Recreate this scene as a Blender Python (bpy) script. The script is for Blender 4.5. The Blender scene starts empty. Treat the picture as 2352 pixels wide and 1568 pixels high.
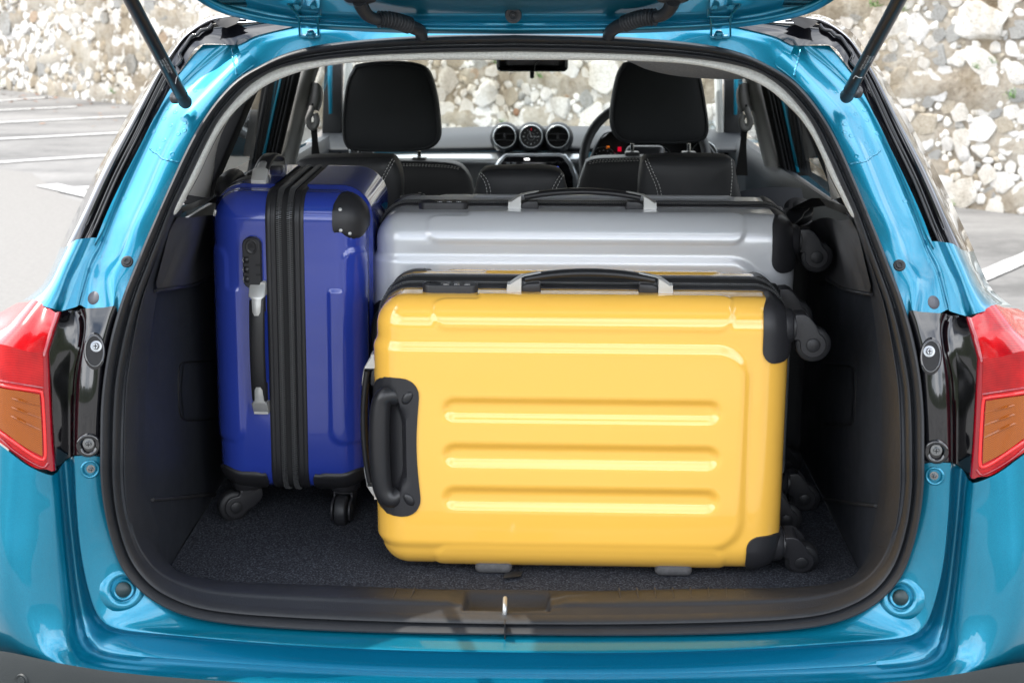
import bpy, math, random
import numpy as np
from mathutils import Vector, Matrix, Euler, noise
from mathutils.bvhtree import BVHTree
rnd = random.Random(7)
rad = math.radians
SC = bpy.context.scene
COL = SC.collection
# ------------------------------------------------------------------ camera
CAM = Vector((0.055, -2.1, 1.6))
PITCH, YAW = rad(14.2), rad(1.4)
FPX, CX, CY = 3450.0, 1176.0, 784.0
cam_d = bpy.data.cameras.new('camera')
cam = bpy.data.objects.new('camera', cam_d)
COL.objects.link(cam)
cam.location = CAM
cam.rotation_euler = (math.pi/2-PITCH, 0, YAW)
cam_d.sensor_width = 36.0
cam_d.lens = 52.8
cam_d.clip_start = 0.05
cam_d.clip_end = 500
cam_d.dof.use_dof = True
cam_d.dof.focus_distance = 2.5
cam_d.dof.aperture_fstop = 10.0
SC.camera = cam
# ------------------------------------------------------------------ world, sun
SUN_EL, SUN_AZ = rad(60), rad(292)      # azimuth of the sun, clockwise from +Y
w = bpy.data.worlds.new('World')
SC.world = w
w.use_nodes = True
nt = w.node_tree
bg = nt.nodes['Background']
sky = nt.nodes.new('ShaderNodeTexSky')
sky.sky_type = 'NISHITA'
sky.sun_disc = False
sky.sun_elevation = SUN_EL
sky.sun_rotation = SUN_AZ
sky.air_density = 1.0
sky.dust_density = 1.5
# thin broken clouds
tc = nt.nodes.new('ShaderNodeTexCoord')
mp = nt.nodes.new('ShaderNodeMapping')
mp.inputs['Scale'].default_value = (1, 1, 2.6)
nz = nt.nodes.new('ShaderNodeTexNoise')
nz.inputs['Scale'].default_value = 2.4
nz.inputs['Detail'].default_value = 8
nz.inputs['Roughness'].default_value = 0.58
cr = nt.nodes.new('ShaderNodeValToRGB')
cr.color_ramp.elements[0].position = 0.32
cr.color_ramp.elements[1].position = 0.62
mx = nt.nodes.new('ShaderNodeMix')
mx.data_type = 'RGBA'
mx.inputs[7].default_value = (14.0, 14.2, 14.6, 1)
nt.links.new(tc.outputs['Generated'], mp.inputs[0])
nt.links.new(mp.outputs[0], nz.inputs['Vector'])
nt.links.new(nz.outputs['Fac'], cr.inputs[0])
nt.links.new(cr.outputs[0], mx.inputs[0])
nt.links.new(sky.outputs[0], mx.inputs[6])
nt.links.new(mx.outputs[2], bg.inputs['Color'])
bg.inputs['Strength'].default_value = 0.15
sun_d = bpy.data.lights.new('sun', 'SUN')
sun_d.energy = 2.4
sun_d.angle = rad(0.5)
sun_d.color = (1.0, 0.95, 0.87)
sun = bpy.data.objects.new('sun', sun_d)
COL.objects.link(sun)
sdir = Vector((math.sin(SUN_AZ)*math.cos(SUN_EL), math.cos(SUN_AZ)*math.cos(SUN_EL), math.sin(SUN_EL)))
sun.rotation_euler = (-sdir).to_track_quat('-Z', 'Y').to_euler()
sun.location = sdir*20
SC.view_settings.view_transform = 'Standard'
SC.view_settings.look = 'None'
SC.view_settings.gamma = 1
SC.view_settings.exposure = 1.15
SC.view_settings.use_curve_mapping = False
# ------------------------------------------------------------------ projection helpers: where on a real plane a sight line lands
RM = Euler((math.pi/2-PITCH, 0, YAW)).to_matrix()
def ray(px, py):
    return RM @ Vector(((px-CX)/FPX, -(py-CY)/FPX, -1))
def P(px, py, Y):
    d = ray(px, py)
    return CAM + d*((Y-CAM.y)/d.y)
def PZ(px, py, z):
    d = ray(px, py)
    return CAM + d*((z-CAM.z)/d.z)
# ------------------------------------------------------------------ materials
MAT = {}
def ramp(nt, pos_cols, fac):
    r = nt.nodes.new('ShaderNodeValToRGB')
    els = r.color_ramp.elements
    while len(els) < len(pos_cols): els.new(0.5)
    for e, (p, c) in zip(els, pos_cols):
        e.position = p
        e.color = (c[0], c[1], c[2], 1)
    nt.links.new(fac, r.inputs[0])
    return r.outputs[0]
def noise_n(nt, scale, detail=4, rough=.55, coord='Object', stretch=None):
    tc = nt.nodes.new('ShaderNodeTexCoord')
    n = nt.nodes.new('ShaderNodeTexNoise')
    n.inputs['Scale'].default_value = scale
    n.inputs['Detail'].default_value = detail
    n.inputs['Roughness'].default_value = rough
    src = tc.outputs[coord]
    if stretch:
        m = nt.nodes.new('ShaderNodeMapping')
        m.inputs['Scale'].default_value = stretch
        nt.links.new(src, m.inputs[0])
        src = m.outputs[0]
    nt.links.new(src, n.inputs['Vector'])
    return n.outputs['Fac']
def bump(nt, b, fac, strength, dist):
    bp = nt.nodes.new('ShaderNodeBump')
    bp.inputs['Strength'].default_value = strength
    bp.inputs['Distance'].default_value = dist
    nt.links.new(fac, bp.inputs['Height'])
    nt.links.new(bp.outputs[0], b.inputs['Normal'])
    return bp
def mat(name, col, rough=.5, metal=0, coat=0, spec=.5, bmp=None, var=None, coatrough=.03, em=None, rv=None):
    m = bpy.data.materials.new(name)
    m.use_nodes = True
    nt = m.node_tree
    b = nt.nodes['Principled BSDF']
    b.inputs['Base Color'].default_value = (*col, 1)
    b.inputs['Roughness'].default_value = rough
    b.inputs['Metallic'].default_value = metal
    b.inputs['Coat Weight'].default_value = coat
    b.inputs['Coat Roughness'].default_value = coatrough
    b.inputs['Specular IOR Level'].default_value = spec
    if em:
        b.inputs['Emission Color'].default_value = (*em[0], 1)
        b.inputs['Emission Strength'].default_value = em[1]
    if var:      # (scale, darker, lighter)
        f = noise_n(nt, var[0], 6, .6)
        c0 = [c*var[1] for c in col]; c1 = [min(1, c*var[2]) for c in col]
        nt.links.new(ramp(nt, [(.3, c0), (.7, c1)], f), b.inputs['Base Color'])
    if rv:       # roughness variation (scale, lo, hi)
        f = noise_n(nt, rv[0], 5, .6)
        nt.links.new(ramp(nt, [(.3, (rv[1],)*3), (.7, (rv[2],)*3)], f), b.inputs['Roughness'])
    if bmp:      # (scale, strength, dist)
        f = noise_n(nt, bmp[0], 3, .6)
        bump(nt, b, f, bmp[1], bmp[2])
    MAT[name] = m
    return m
def paint(name, col, metal, rough, dark, light):
    m = mat(name, col, rough, metal, 1.0, .5)
    nt = m.node_tree; b = nt.nodes['Principled BSDF']
    f = noise_n(nt, 1500, 1, .5)
    nt.links.new(ramp(nt, [(.3, dark), (.7, light)], f), b.inputs['Base Color'])
    # slight orange peel in the flakes
    f2 = noise_n(nt, 900, 1, .5)
    bump(nt, b, f2, .12, .0004)
    return m
paint('teal_paint', (.0, .30, .44), .6, .32, (.0004, .155, .27), (.0012, .245, .375))
mat('black_paint', (.004, .004, .006), .12, 0, 1.0, .5)
mat('rubber', (.020, .022, .026), .48, spec=.5, bmp=(600, .25, .0006), rv=(40, .42, .55))
mat('grained_plastic', (.028, .031, .038), .5, spec=.35, bmp=(420, .5, .0008), rv=(14, .38, .5))
mat('sill_plastic', (.022, .0245, .030), .48, spec=.4, bmp=(420, .6, .0008), rv=(14, .42, .56))
mat('grained_plastic_grey', (.032, .032, .034), .5, spec=.5, bmp=(420, .5, .0008))
mat('smooth_plastic', (.018, .018, .02), .33, spec=.5, bmp=(900, .15, .0003), rv=(30, .28, .4))
mat('deep_black', (.006, .006, .007), .6)
mat('wheel_rubber', (.018, .0185, .021), .5, bmp=(700, .3, .0005), rv=(30, .4, .6))
mat('case_plastic', (.022, .022, .025), .38, bmp=(1100, .35, .0005), rv=(25, .34, .48))
mat('zip_tape', (.012, .012, .013), .75, bmp=(1500, .5, .0006))
mat('zip_teeth', (.10, .102, .105), .3, .3)
mat('silver_plastic', (.62, .62, .60), .35, .35, bmp=(900, .1, .0003))
mat('chrome', (.6, .62, .63), .15, 1.0)
mat('screw_steel', (.3, .31, .32), .25, 1.0)
mat('brushed_metal', (.6, .61, .62), .3, 1.0)
mat('yellow_shell', (.97, .545, .085), .16, 0, 1.0, .6, bmp=(7, .04, .004), rv=(9, .12, .2))
mat('silver_shell', (.68, .70, .73), .28, .2, .7, .5, bmp=(7, .05, .004))
mat('blue_shell', (.026, .056, .39), .18, .05, 1.0, .5, bmp=(9, .06, .004))
mat('leather', (.028, .029, .031), .5, spec=.4, bmp=(350, .3, .0006), rv=(8, .42, .56))
mat('headrest_cloth', (.052, .056, .062), .6, spec=.3, bmp=(500, .3, .0005))
mat('thread', (.6, .6, .57), .7)
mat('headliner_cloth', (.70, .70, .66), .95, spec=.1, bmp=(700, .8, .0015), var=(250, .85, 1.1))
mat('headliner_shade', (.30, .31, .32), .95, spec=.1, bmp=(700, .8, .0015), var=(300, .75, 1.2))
mat('pillar_trim', (.42, .41, .385), .7, spec=.3, bmp=(600, .2, .0005))
mat('pillar_grey', (.40, .40, .385), .7, spec=.3)
mat('belt_grey', (.30, .30, .30), .5)
mat('belt_web', (.014, .014, .015), .8, bmp=(900, .5, .0006))
mat('dash_soft', (.012, .0145, .019), .5, spec=.35, bmp=(300, .2, .0006))
mat('dash_silver', (.5, .53, .55), .28, .8)
mat('screen_black', (.004, .004, .005), .08)
mat('red_lens', (.62, .006, .012), .2, 0, .5, .35)
mat('red_lens_dark', (.30, .0, .008), .12, 0, 1.0, .5)
mat('red_glow', (.9, .03, .03), .25, 0, .8)
mat('cap_grey', (.10, .10, .115), .5)
mat('dark_cap', (.01, .03, .035), .35)
mat('bumper_plastic', (.022, .027, .028), .55, bmp=(500, .4, .0007))
mat('lamp_white', (.9, .9, .9), .4, em=((1, 1, 1), 1.6))
mat('lamp_red', (.8, .0, .02), .4, em=((1, .0, .04), .25))
mat('lamp_orange', (.7, .2, .02), .4, em=((1, .25, .02), .35))
mat('lamp_blue', (.1, .15, .7), .4, em=((.1, .15, .8), .4))
mat('print_white', (.6, .62, .63), .6)
mat('print_grey', (.32, .34, .36), .6)
mat('dial_face', (.008, .009, .01), .35)
mat('dull_steel', (.45, .46, .46), .4, .9)
mat('silver_ring', (.42, .44, .45), .25, .6)
mat('line_paint', (.46, .46, .45), .8, var=(11, .55, 1.1), bmp=(90, .3, .002))
mat('leaf', (.10, .20, .045), .6, var=(30, .6, 1.4))
mat('hill_scrub', (.045, .055, .03), .95, spec=.1, bmp=(.8, 1, .5), var=(.5, .5, 1.6))
mat('foot_rubber', (.075, .075, .078), .75, var=(200, .8, 1.2))
mat('frit', (.004, .004, .005), .2)
def carpet_mat():
    m = mat('carpet', (.03, .031, .036), .95, spec=.15)
    nt = m.node_tree; b = nt.nodes['Principled BSDF']
    f = noise_n(nt, 330, 4, .75)
    nt.links.new(ramp(nt, [(.34, (.010, .0105, .015)), (.52, (.036, .040, .050)), (.70, (.16, .17, .20))], f), b.inputs['Base Color'])
    bump(nt, b, f, .9, .0025)
carpet_mat()
def amber_mat():
    m = mat('amber_lens', (.42, .13, .02), .22, 0, .5)
    nt = m.node_tree; b = nt.nodes['Principled BSDF']
    tc = nt.nodes.new('ShaderNodeTexCoord')
    ch = nt.nodes.new('ShaderNodeTexChecker')
    ch.inputs['Scale'].default_value = 620
    ch.inputs['Color1'].default_value = (.24, .055, .003, 1)
    ch.inputs['Color2'].default_value = (.40, .10, .006, 1)
    nt.links.new(tc.outputs['Object'], ch.inputs['Vector'])
    nt.links.new(ch.outputs[0], b.inputs['Base Color'])
amber_mat()
def red_ribbed():
    m = MAT['red_lens']
    nt = m.node_tree; b = nt.nodes['Principled BSDF']
    tc = nt.nodes.new('ShaderNodeTexCoord')
    wv = nt.nodes.new('ShaderNodeTexWave')
    wv.bands_direction = 'Z'
    wv.inputs['Scale'].default_value = 130
    wv.inputs['Distortion'].default_value = .3
    nt.links.new(tc.outputs['Object'], wv.inputs[0])
    n = noise_n(nt, 22, 3, .6)
    mul = nt.nodes.new('ShaderNodeMath'); mul.operation = 'MULTIPLY_ADD'
    mul.inputs[1].default_value = .35
    nt.links.new(wv.outputs['Fac'], mul.inputs[0]); nt.links.new(n, mul.inputs[2])
    nt.links.new(ramp(nt, [(.35, (.20, .0, .003)), (.65, (.42, .001, .004)), (.9, (.62, .008, .010))], mul.outputs[0]), b.inputs['Base Color'])
red_ribbed()
def glass_mat(name, tint, refl=1.0):
    m = bpy.data.materials.new(name)
    m.use_nodes = True
    nt = m.node_tree
    for n in list(nt.nodes):
        if n.type == 'BSDF_PRINCIPLED': nt.nodes.remove(n)
    out = nt.nodes['Material Output']
    t = nt.nodes.new('ShaderNodeBsdfTransparent'); t.inputs[0].default_value = (*tint, 1)
    g = nt.nodes.new('ShaderNodeBsdfGlossy'); g.inputs['Roughness'].default_value = .02
    f = nt.nodes.new('ShaderNodeFresnel'); f.inputs[0].default_value = 1.45
    mul = nt.nodes.new('ShaderNodeMath'); mul.operation = 'MULTIPLY'; mul.inputs[1].default_value = refl
    mxn = nt.nodes.new('ShaderNodeMixShader')
    nt.links.new(f.outputs[0], mul.inputs[0])
    nt.links.new(mul.outputs[0], mxn.inputs[0])
    nt.links.new(t.outputs[0], mxn.inputs[1]); nt.links.new(g.outputs[0], mxn.inputs[2])
    nt.links.new(mxn.outputs[0], out.inputs[0])
    MAT[name] = m
glass_mat('clear_glass', (.86, .90, .88))
glass_mat('tinted_glass', (.36, .36, .34))
def asphalt_mat():
    m = mat('asphalt', (.2, .2, .2), .9, spec=.2)
    nt = m.node_tree; b = nt.nodes['Principled BSDF']
    fine = noise_n(nt, 9, 8, .8)
    big = noise_n(nt, .55, 5, .6, stretch=(1, 2.2, 1))
    mul = nt.nodes.new('ShaderNodeMath'); mul.operation = 'MULTIPLY_ADD'
    mul.inputs[1].default_value = .35
    nt.links.new(fine, mul.inputs[0]); nt.links.new(big, mul.inputs[2])
    nt.links.new(ramp(nt, [(.48, (.10, .099, .097)), (.62, (.15, .148, .144)), (.82, (.21, .207, .20))], mul.outputs[0]), b.inputs['Base Color'])
    bump(nt, b, fine, .4, .01)
    m = mat('concrete', (.4, .39, .37), .9, spec=.2)
    nt = m.node_tree; b = nt.nodes['Principled BSDF']
    fine = noise_n(nt, 40, 6, .7)
    nt.links.new(ramp(nt, [(.3, (.155, .15, .142)), (.7, (.19, .185, .176))], fine), b.inputs['Base Color'])
    bump(nt, b, fine, .3, .006)
asphalt_mat()
def stain(nt, b, col_out, amt=1.0):
    """weather stains that run across mortar and stones alike (world position)"""
    g = nt.nodes.new('ShaderNodeNewGeometry')
    mp_ = nt.nodes.new('ShaderNodeMapping'); mp_.inputs['Scale'].default_value = (1, 1, .55)
    n1 = nt.nodes.new('ShaderNodeTexNoise'); n1.inputs['Scale'].default_value = 1.25; n1.inputs['Detail'].default_value = 7; n1.inputs['Roughness'].default_value = .66
    nt.links.new(g.outputs['Position'], mp_.inputs[0]); nt.links.new(mp_.outputs[0], n1.inputs['Vector'])
    r = ramp(nt, [(.34, (.42, .35, .27)), (.43, (.74, .69, .61)), (.51, (1, 1, 1))], n1.outputs['Fac'])
    m = nt.nodes.new('ShaderNodeMix'); m.data_type = 'RGBA'; m.blend_type = 'MULTIPLY'; m.inputs[0].default_value = amt
    nt.links.new(col_out, m.inputs[6]); nt.links.new(r, m.inputs[7])
    nt.links.new(m.outputs[2], b.inputs['Base Color'])
def mortar_mat():
    m = mat('mortar', (.3, .27, .22), .95, spec=.1)
    nt = m.node_tree; b = nt.nodes['Principled BSDF']
    a = noise_n(nt, 1.1, 5, .6, stretch=(1, 1, .45))
    f = noise_n(nt, 26, 6, .7)
    mul = nt.nodes.new('ShaderNodeMath'); mul.operation = 'MULTIPLY_ADD'; mul.inputs[1].default_value = .5
    nt.links.new(f, mul.inputs[0]); nt.links.new(a, mul.inputs[2])
    nt.links.new(ramp(nt, [(.46, (.07, .052, .034)), (.57, (.18, .148, .108)), (.70, (.32, .28, .225)), (.92, (.47, .44, .38))], mul.outputs[0]), b.inputs['Base Color'])  # darkest tone: brown patches plus shadowed pits between stones put into the colour
    stain(nt, b, b.inputs['Base Color'].links[0].from_socket, 1.0)
    bump(nt, b, f, .9, .02)
mortar_mat()
def stone_mat(name, c0, c1, c2):
    m = mat(name, c1, .9, spec=.15)
    nt = m.node_tree; b = nt.nodes['Principled BSDF']
    f = noise_n(nt, 9, 7, .68)
    g = noise_n(nt, 38, 6, .7)
    mul = nt.nodes.new('ShaderNodeMath'); mul.operation = 'MULTIPLY_ADD'; mul.inputs[1].default_value = .55
    nt.links.new(g, mul.inputs[0]); nt.links.new(f, mul.inputs[2])
    stain(nt, b, ramp(nt, [(.55, c0), (.70, c1), (.9, c2)], mul.outputs[0]), .75)
    bump(nt, b, g, .8, .012)
stone_mat('stone_white', (.28, .25, .20), (.62, .59, .535), (.76, .74, .70))
stone_mat('stone_cream', (.18, .155, .11), (.38, .33, .255), (.5, .45, .37))
stone_mat('stone_grey', (.15, .145, .13), (.30, .295, .275), (.42, .415, .395))
stone_mat('stone_peach', (.20, .13, .08), (.37, .27, .185), (.48, .39, .30))
stone_mat('stone_pale', (.36, .335, .30), (.64, .62, .585), (.76, .745, .72))
stone_mat('stone_rust', (.14, .06, .03), (.25, .12, .07), (.36, .24, .16))
# ------------------------------------------------------------------ mesh helpers
def new_mesh(name, vs, fs, m, smooth=True):
    me = bpy.data.meshes.new(name)
    me.from_pydata([tuple(v) for v in vs], [], fs)
    me.validate()
    if m: me.materials.append(MAT[m] if isinstance(m, str) else m)
    if smooth: me.shade_smooth()
    return me
def link(name, me, parent=None, loc=None, rot=None):
    o = bpy.data.objects.new(name, me)
    COL.objects.link(o)
    if parent is not None: o.parent = parent
    if loc is not None: o.location = loc
    if rot is not None: o.rotation_euler = rot
    return o
def tag(o, label=None, cat=None, group=None, kind=None):
    if label: o['label'] = label
    if cat: o['category'] = cat
    if group: o['group'] = group
    if kind: o['kind'] = kind
    return o
def empty(name, label, cat, loc=(0, 0, 0), group=None):
    o = bpy.data.objects.new(name, None)
    COL.objects.link(o)
    o.location = loc
    o.empty_display_size = .1
    return tag(o, label, cat, group)
class MB:
    def __init__(s): s.v = []; s.f = []
    def add(s, vs, fs):
        n = len(s.v)
        s.v += [Vector(v) for v in vs]
        s.f += [tuple(i+n for i in f) for f in fs]
        return s
    def merge(s, o): return s.add(o.v, o.f)
    def xf(s, M):
        s.v = [M @ v for v in s.v]; return s
    def mirror(s):
        r = MB(); r.v = [Vector((-v.x, v.y, v.z)) for v in s.v]; r.f = [tuple(reversed(f)) for f in s.f]; return r
    def obj(s, name, m, parent=None, smooth=True, bev=0, seg=2, angle=40, **k):
        o = link(name, new_mesh(name, s.v, s.f, m, smooth), parent, **k)
        if bev:
            b = o.modifiers.new('bevel', 'BEVEL'); b.width = bev; b.segments = seg; b.limit_method = 'ANGLE'; b.angle_limit = rad(angle)
            b.harden_normals = False
        if smooth and not bev: sharp(o.data, 55)
        return o
def sharp(me, deg):
    try: me.set_sharp_from_angle(angle=rad(deg))
    except Exception: pass
def both(name, mb, m, parent, **k):
    a = mb.obj(name, m, parent, **k)
    b = mb.mirror().obj(name, m, parent, **k)
    return a, b
def crom(pts, n):
    """n points evenly spaced by arc length on a Catmull-Rom spline"""
    pts = [Vector(p) for p in pts]
    if len(pts) == 2:
        return [pts[0].lerp(pts[1], i/(n-1)) for i in range(n)]
    e = [pts[0]*2-pts[1]] + pts + [pts[-1]*2-pts[-2]]
    dense = []
    for i in range(1, len(e)-2):
        p0, p1, p2, p3 = e[i-1], e[i], e[i+1], e[i+2]
        for k in range(12):
            t = k/12
            dense.append(.5*((2*p1)+(p2-p0)*t+(2*p0-5*p1+4*p2-p3)*t*t+(3*p1-p0-3*p2+p3)*t**3))
    dense.append(pts[-1])
    L = [0]
    for a, b in zip(dense, dense[1:]): L.append(L[-1]+(b-a).length)
    out = []; j = 0
    for i in range(n):
        s = L[-1]*i/(n-1)
        while j < len(L)-2 and L[j+1] < s: j += 1
        d = L[j+1]-L[j]
        out.append(dense[j].lerp(dense[j+1], (s-L[j])/d if d > 1e-12 else 0))
    return out
def grid(rows, closed_u=False, closed_v=False):
    n = len(rows[0]); mb = MB()
    vs = [v for r in rows for v in r]; fs = []
    for i in range(len(rows) if closed_v else len(rows)-1):
        i2 = (i+1) % len(rows)
        for j in range(n if closed_u else n-1):
            j2 = (j+1) % n
            fs.append((i*n+j, i2*n+j, i2*n+j2, i*n+j2))
    return mb.add(vs, fs)
def loft(curves, n=60, sub=0, lin=False):
    rows = [[Vector(p) for p in c] if lin else crom(c, n) for c in curves]
    if sub:
        cols = list(zip(*rows)); m = (len(rows)-1)*sub+1
        cols2 = []
        for c in cols:
            e = [c[0]*2-c[1]]+list(c)+[c[-1]*2-c[-2]]; o = []
            for i in range(1, len(e)-2):
                for k in range(sub):
                    t = k/sub
                    p0, p1, p2, p3 = e[i-1:i+3]
                    o.append(.5*((2*p1)+(p2-p0)*t+(2*p0-5*p1+4*p2-p3)*t*t+(3*p1-p0-3*p2+p3)*t**3))
            o.append(c[-1]); cols2.append(o)
        rows = [list(r) for r in zip(*cols2)]
    return grid(rows)
def frames(pts):
    fr = []
    T = [(pts[min(i+1, len(pts)-1)]-pts[max(i-1, 0)]).normalized() for i in range(len(pts))]
    up = Vector((0, 0, 1)) if abs(T[0].z) < .9 else Vector((1, 0, 0))
    n = T[0].cross(up).normalized()
    for t in T:
        n = (n-t*n.dot(t)).normalized()
        fr.append((t, n, t.cross(n)))
    return fr
def tube(pts, r, seg=12, n=0, caps=True, flat=1.0):
    pts = crom(pts, n) if n else [Vector(p) for p in pts]
    rows = []
    for i, (p, (t, a, b)) in enumerate(zip(pts, frames(pts))):
        rr = r(i/(len(pts)-1)) if callable(r) else r
        rows.append([p+a*(math.cos(2*math.pi*k/seg)*rr)+b*(math.sin(2*math.pi*k/seg)*rr*flat) for k in range(seg)])
    mb = grid(rows, closed_u=True)
    if caps:
        N = len(mb.v)
        mb.f.append(tuple(range(seg))[::-1] if False else tuple(range(seg)))
        mb.f.append(tuple(range(N-seg, N))[::-1])
    return mb
def box(x0, x1, y0, y1, z0, z1):
    v = [(x, y, z) for x in (x0, x1) for y in (y0, y1) for z in (z0, z1)]
    return MB().add(v, [(0, 1, 3, 2), (4, 6, 7, 5), (0, 4, 5, 1), (2, 3, 7, 6), (0, 2, 6, 4), (1, 5, 7, 3)])
def lathe(prof, seg=32, axis='y', closed=False):
    """prof: (r, h); h along -Y so that growing h comes towards the viewer"""
    rows = []
    for k in range(seg):
        a = 2*math.pi*k/seg
        rows.append([Vector((r*math.cos(a), -h, r*math.sin(a))) for r, h in prof])
    return grid(rows, closed_v=True)
def prism(poly, y0, y1):
    """poly of (x, z), from y0 (front) to y1 (back)"""
    n = len(poly)
    v = [(x, y0, z) for x, z in poly]+[(x, y1, z) for x, z in poly]
    f = [tuple(range(n)), tuple(range(2*n-1, n-1, -1))]+[(i, i+n, (i+1) % n+n, (i+1) % n) for i in range(n)]
    return MB().add(v, f)
def rrect(x0, x1, z0, z1, r, seg=6):
    out = []
    for cx, cz, a0 in ((x1-r, z1-r, 0), (x0+r, z1-r, 90), (x0+r, z0+r, 180), (x1-r, z0+r, 270)):
        for k in range(seg+1):
            a = rad(a0+90*k/seg); out.append((cx+r*math.cos(a), cz+r*math.sin(a)))
    return out
def rbox(x0, x1, y0, y1, z0, z1, R, n=12, fn=None, flat=False):
    """box with every edge rounded to radius R; fn may displace"""
    lo = Vector((x0, y0, z0)); hi = Vector((x1, y1, z1))
    def lin(a, b, m):
        core = [a, a+R*.35, a+R*.7] + [a+R+(b-a-2*R)*i/m for i in range(m+1)] + [b-R*.7, b-R*.35, b]
        return core
    xs, ys, zs = lin(x0, x1, n), lin(y0, y1, n), lin(z0, z1, n)
    idx = {}; vs = []; fs = []
    def vid(i, j, k):
        key = (i, j, k)
        if key not in idx:
            idx[key] = len(vs); vs.append(Vector((xs[i], ys[j], zs[k])))
        return idx[key]
    a, b, c = len(xs)-1, len(ys)-1, len(zs)-1
    for i in range(a):
        for k in range(c):
            fs.append((vid(i, 0, k), vid(i+1, 0, k), vid(i+1, 0, k+1), vid(i, 0, k+1)))
            fs.append((vid(i, b, k), vid(i, b, k+1), vid(i+1, b, k+1), vid(i+1, b, k)))
    for j in range(b):
        for k in range(c):
            fs.append((vid(0, j, k), vid(0, j, k+1), vid(0, j+1, k+1), vid(0, j+1, k)))
            fs.append((vid(a, j, k), vid(a, j+1, k), vid(a, j+1, k+1), vid(a, j, k+1)))
    for i in range(a):
        for j in range(b):
            fs.append((vid(i, j, 0), vid(i, j+1, 0), vid(i+1, j+1, 0), vid(i+1, j, 0)))
            fs.append((vid(i, j, c), vid(i+1, j, c), vid(i+1, j+1, c), vid(i, j+1, c)))
    out = []
    for v in vs:
        q = Vector([min(max(v[i], lo[i]+R), hi[i]-R) for i in range(3)])
        if flat: q.y = v.y
        d = v-q
        if flat and d.length > 1e-9:
            m_ = max(abs(d.x), abs(d.z)); v = q+d.normalized()*m_
        if flat == 'both':
            q = Vector((min(max(v.x, lo.x+R), hi.x-R), min(max(v.y, lo.y+R), hi.y-R), v.z)); d = v-q
            if d.length > 1e-9: m_ = max(abs(d.x), abs(d.y)); v = q+d.normalized()*m_
        if flat: pass
        elif d.length > 1e-9: v = q+d.normalized()*R
        if fn: v = fn(v)
        out.append(v)
    return MB().add(out, fs)
def ss(a, b, t):
    t = min(1, max(0, (t-a)/(b-a))); return t*t*(3-2*t)
def sdrr(x, z, x0, x1, z0, z1, r):
    cx, cz = (x0+x1)/2, (z0+z1)/2
    dx, dz = abs(x-cx)-(x1-x0)/2+r, abs(z-cz)-(z1-z0)/2+r
    return math.hypot(max(dx, 0), max(dz, 0))+min(max(dx, dz), 0)-r
def align(mb, loc, nrm, up=Vector((0, 0, 1))):
    """mb is modelled facing -Y; turn it to face nrm and move it to loc"""
    y = -Vector(nrm).normalized()
    x = y.cross(up).normalized(); z = x.cross(y)
    M = Matrix((x, y, z)).transposed().to_4x4(); M.translation = loc
    return mb.xf(M)
# ================================================================== THE CAR
car = empty('car', 'teal hatchback car with its tailgate raised and luggage in the boot', 'car')
def Yop(py):
    return float(np.interp(py, [60, 80, 140, 300, 522, 700, 1044, 1300, 1460], [.318, .31, .295, .215, .115, .055, .012, .008, .012]))
def Q(px, py, dy=0.0): return P(px, py, Yop(py)+dy)
def C0(v): return Vector((0, v.y, v.z))      # put a point on the centre line
# --- seal: outer and inner outline of the opening, left half, from the top centre to the bottom centre
SO = [(1181, 79), (1000, 82), (850, 91), (740, 103), (660, 122), (600, 149), (548, 180), (504, 224), (466, 277), (434, 333), (400, 405), (367, 480),
      (338, 545), (311, 611), (286, 672), (265, 738), (249, 805), (239, 872), (233, 945), (232, 1044), (233, 1090), (240, 1155), (257, 1232), (283, 1300),
      (325, 1351), (377, 1387), (440, 1411), (520, 1426), (640, 1437), (800, 1445), (980, 1450), (1172, 1452)]
SI = [(1181, 119), (1000, 122), (850, 128), (740, 138), (670, 150), (620, 167), (573, 197), (532, 238), (497, 284), (465, 345), (430, 418), (400, 480),
      (375, 548), (350, 611), (327, 672), (308, 738), (293, 805), (281, 872), (276, 945), (273, 1044), (273, 1100), (280, 1170), (298, 1240), (322, 1290),
      (360, 1333), (410, 1362), (470, 1382), (550, 1393), (650, 1400), (800, 1407), (980, 1413), (1172, 1417)]
NS = 260
so = crom([Q(*p, -.002) for p in SO], NS); si = crom([Q(*p, .012) for p in SI], NS)
so[0] = C0(so[0]); so[-1] = C0(so[-1]); si[0] = C0(si[0]); si[-1] = C0(si[-1])
def seal_row(f, h, a=so, b=si):
    out = []
    for p, q in zip(a, b):
        out.append(p.lerp(q, f)+Vector((0, -h, 0)))
    out[0] = C0(out[0]); out[-1] = C0(out[-1])
    return out
prof = [(-.02, -.012), (.0, .002), (.04, .009), (.12, .0145), (.24, .0165), (.36, .0145), (.45, .009), (.485, .003), (.50, -.001),
        (.53, -.001), (.545, .002), (.57, .003), (.60, .001), (.63, .001), (.66, .006), (.74, .0095), (.84, .009), (.93, .005), (1.0, -.004), (1.02, -.02)]
rows = [seal_row(f, h) for f, h in prof]
mb = grid(rows); m2 = mb.mirror(); mb.merge(m2)
seal = mb.obj('weather_seal', 'rubber', car)
# joint of the seal ends at the bottom centre, and the two pairs of small vent holes
box(-.0008, .0008, so[-1].y-.0195, so[-1].y, so[-1].z-.002, si[-1].z+.004).xf(Matrix.Translation((-.007, 0, .0))).obj('seal_joint', 'deep_black', seal)
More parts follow.
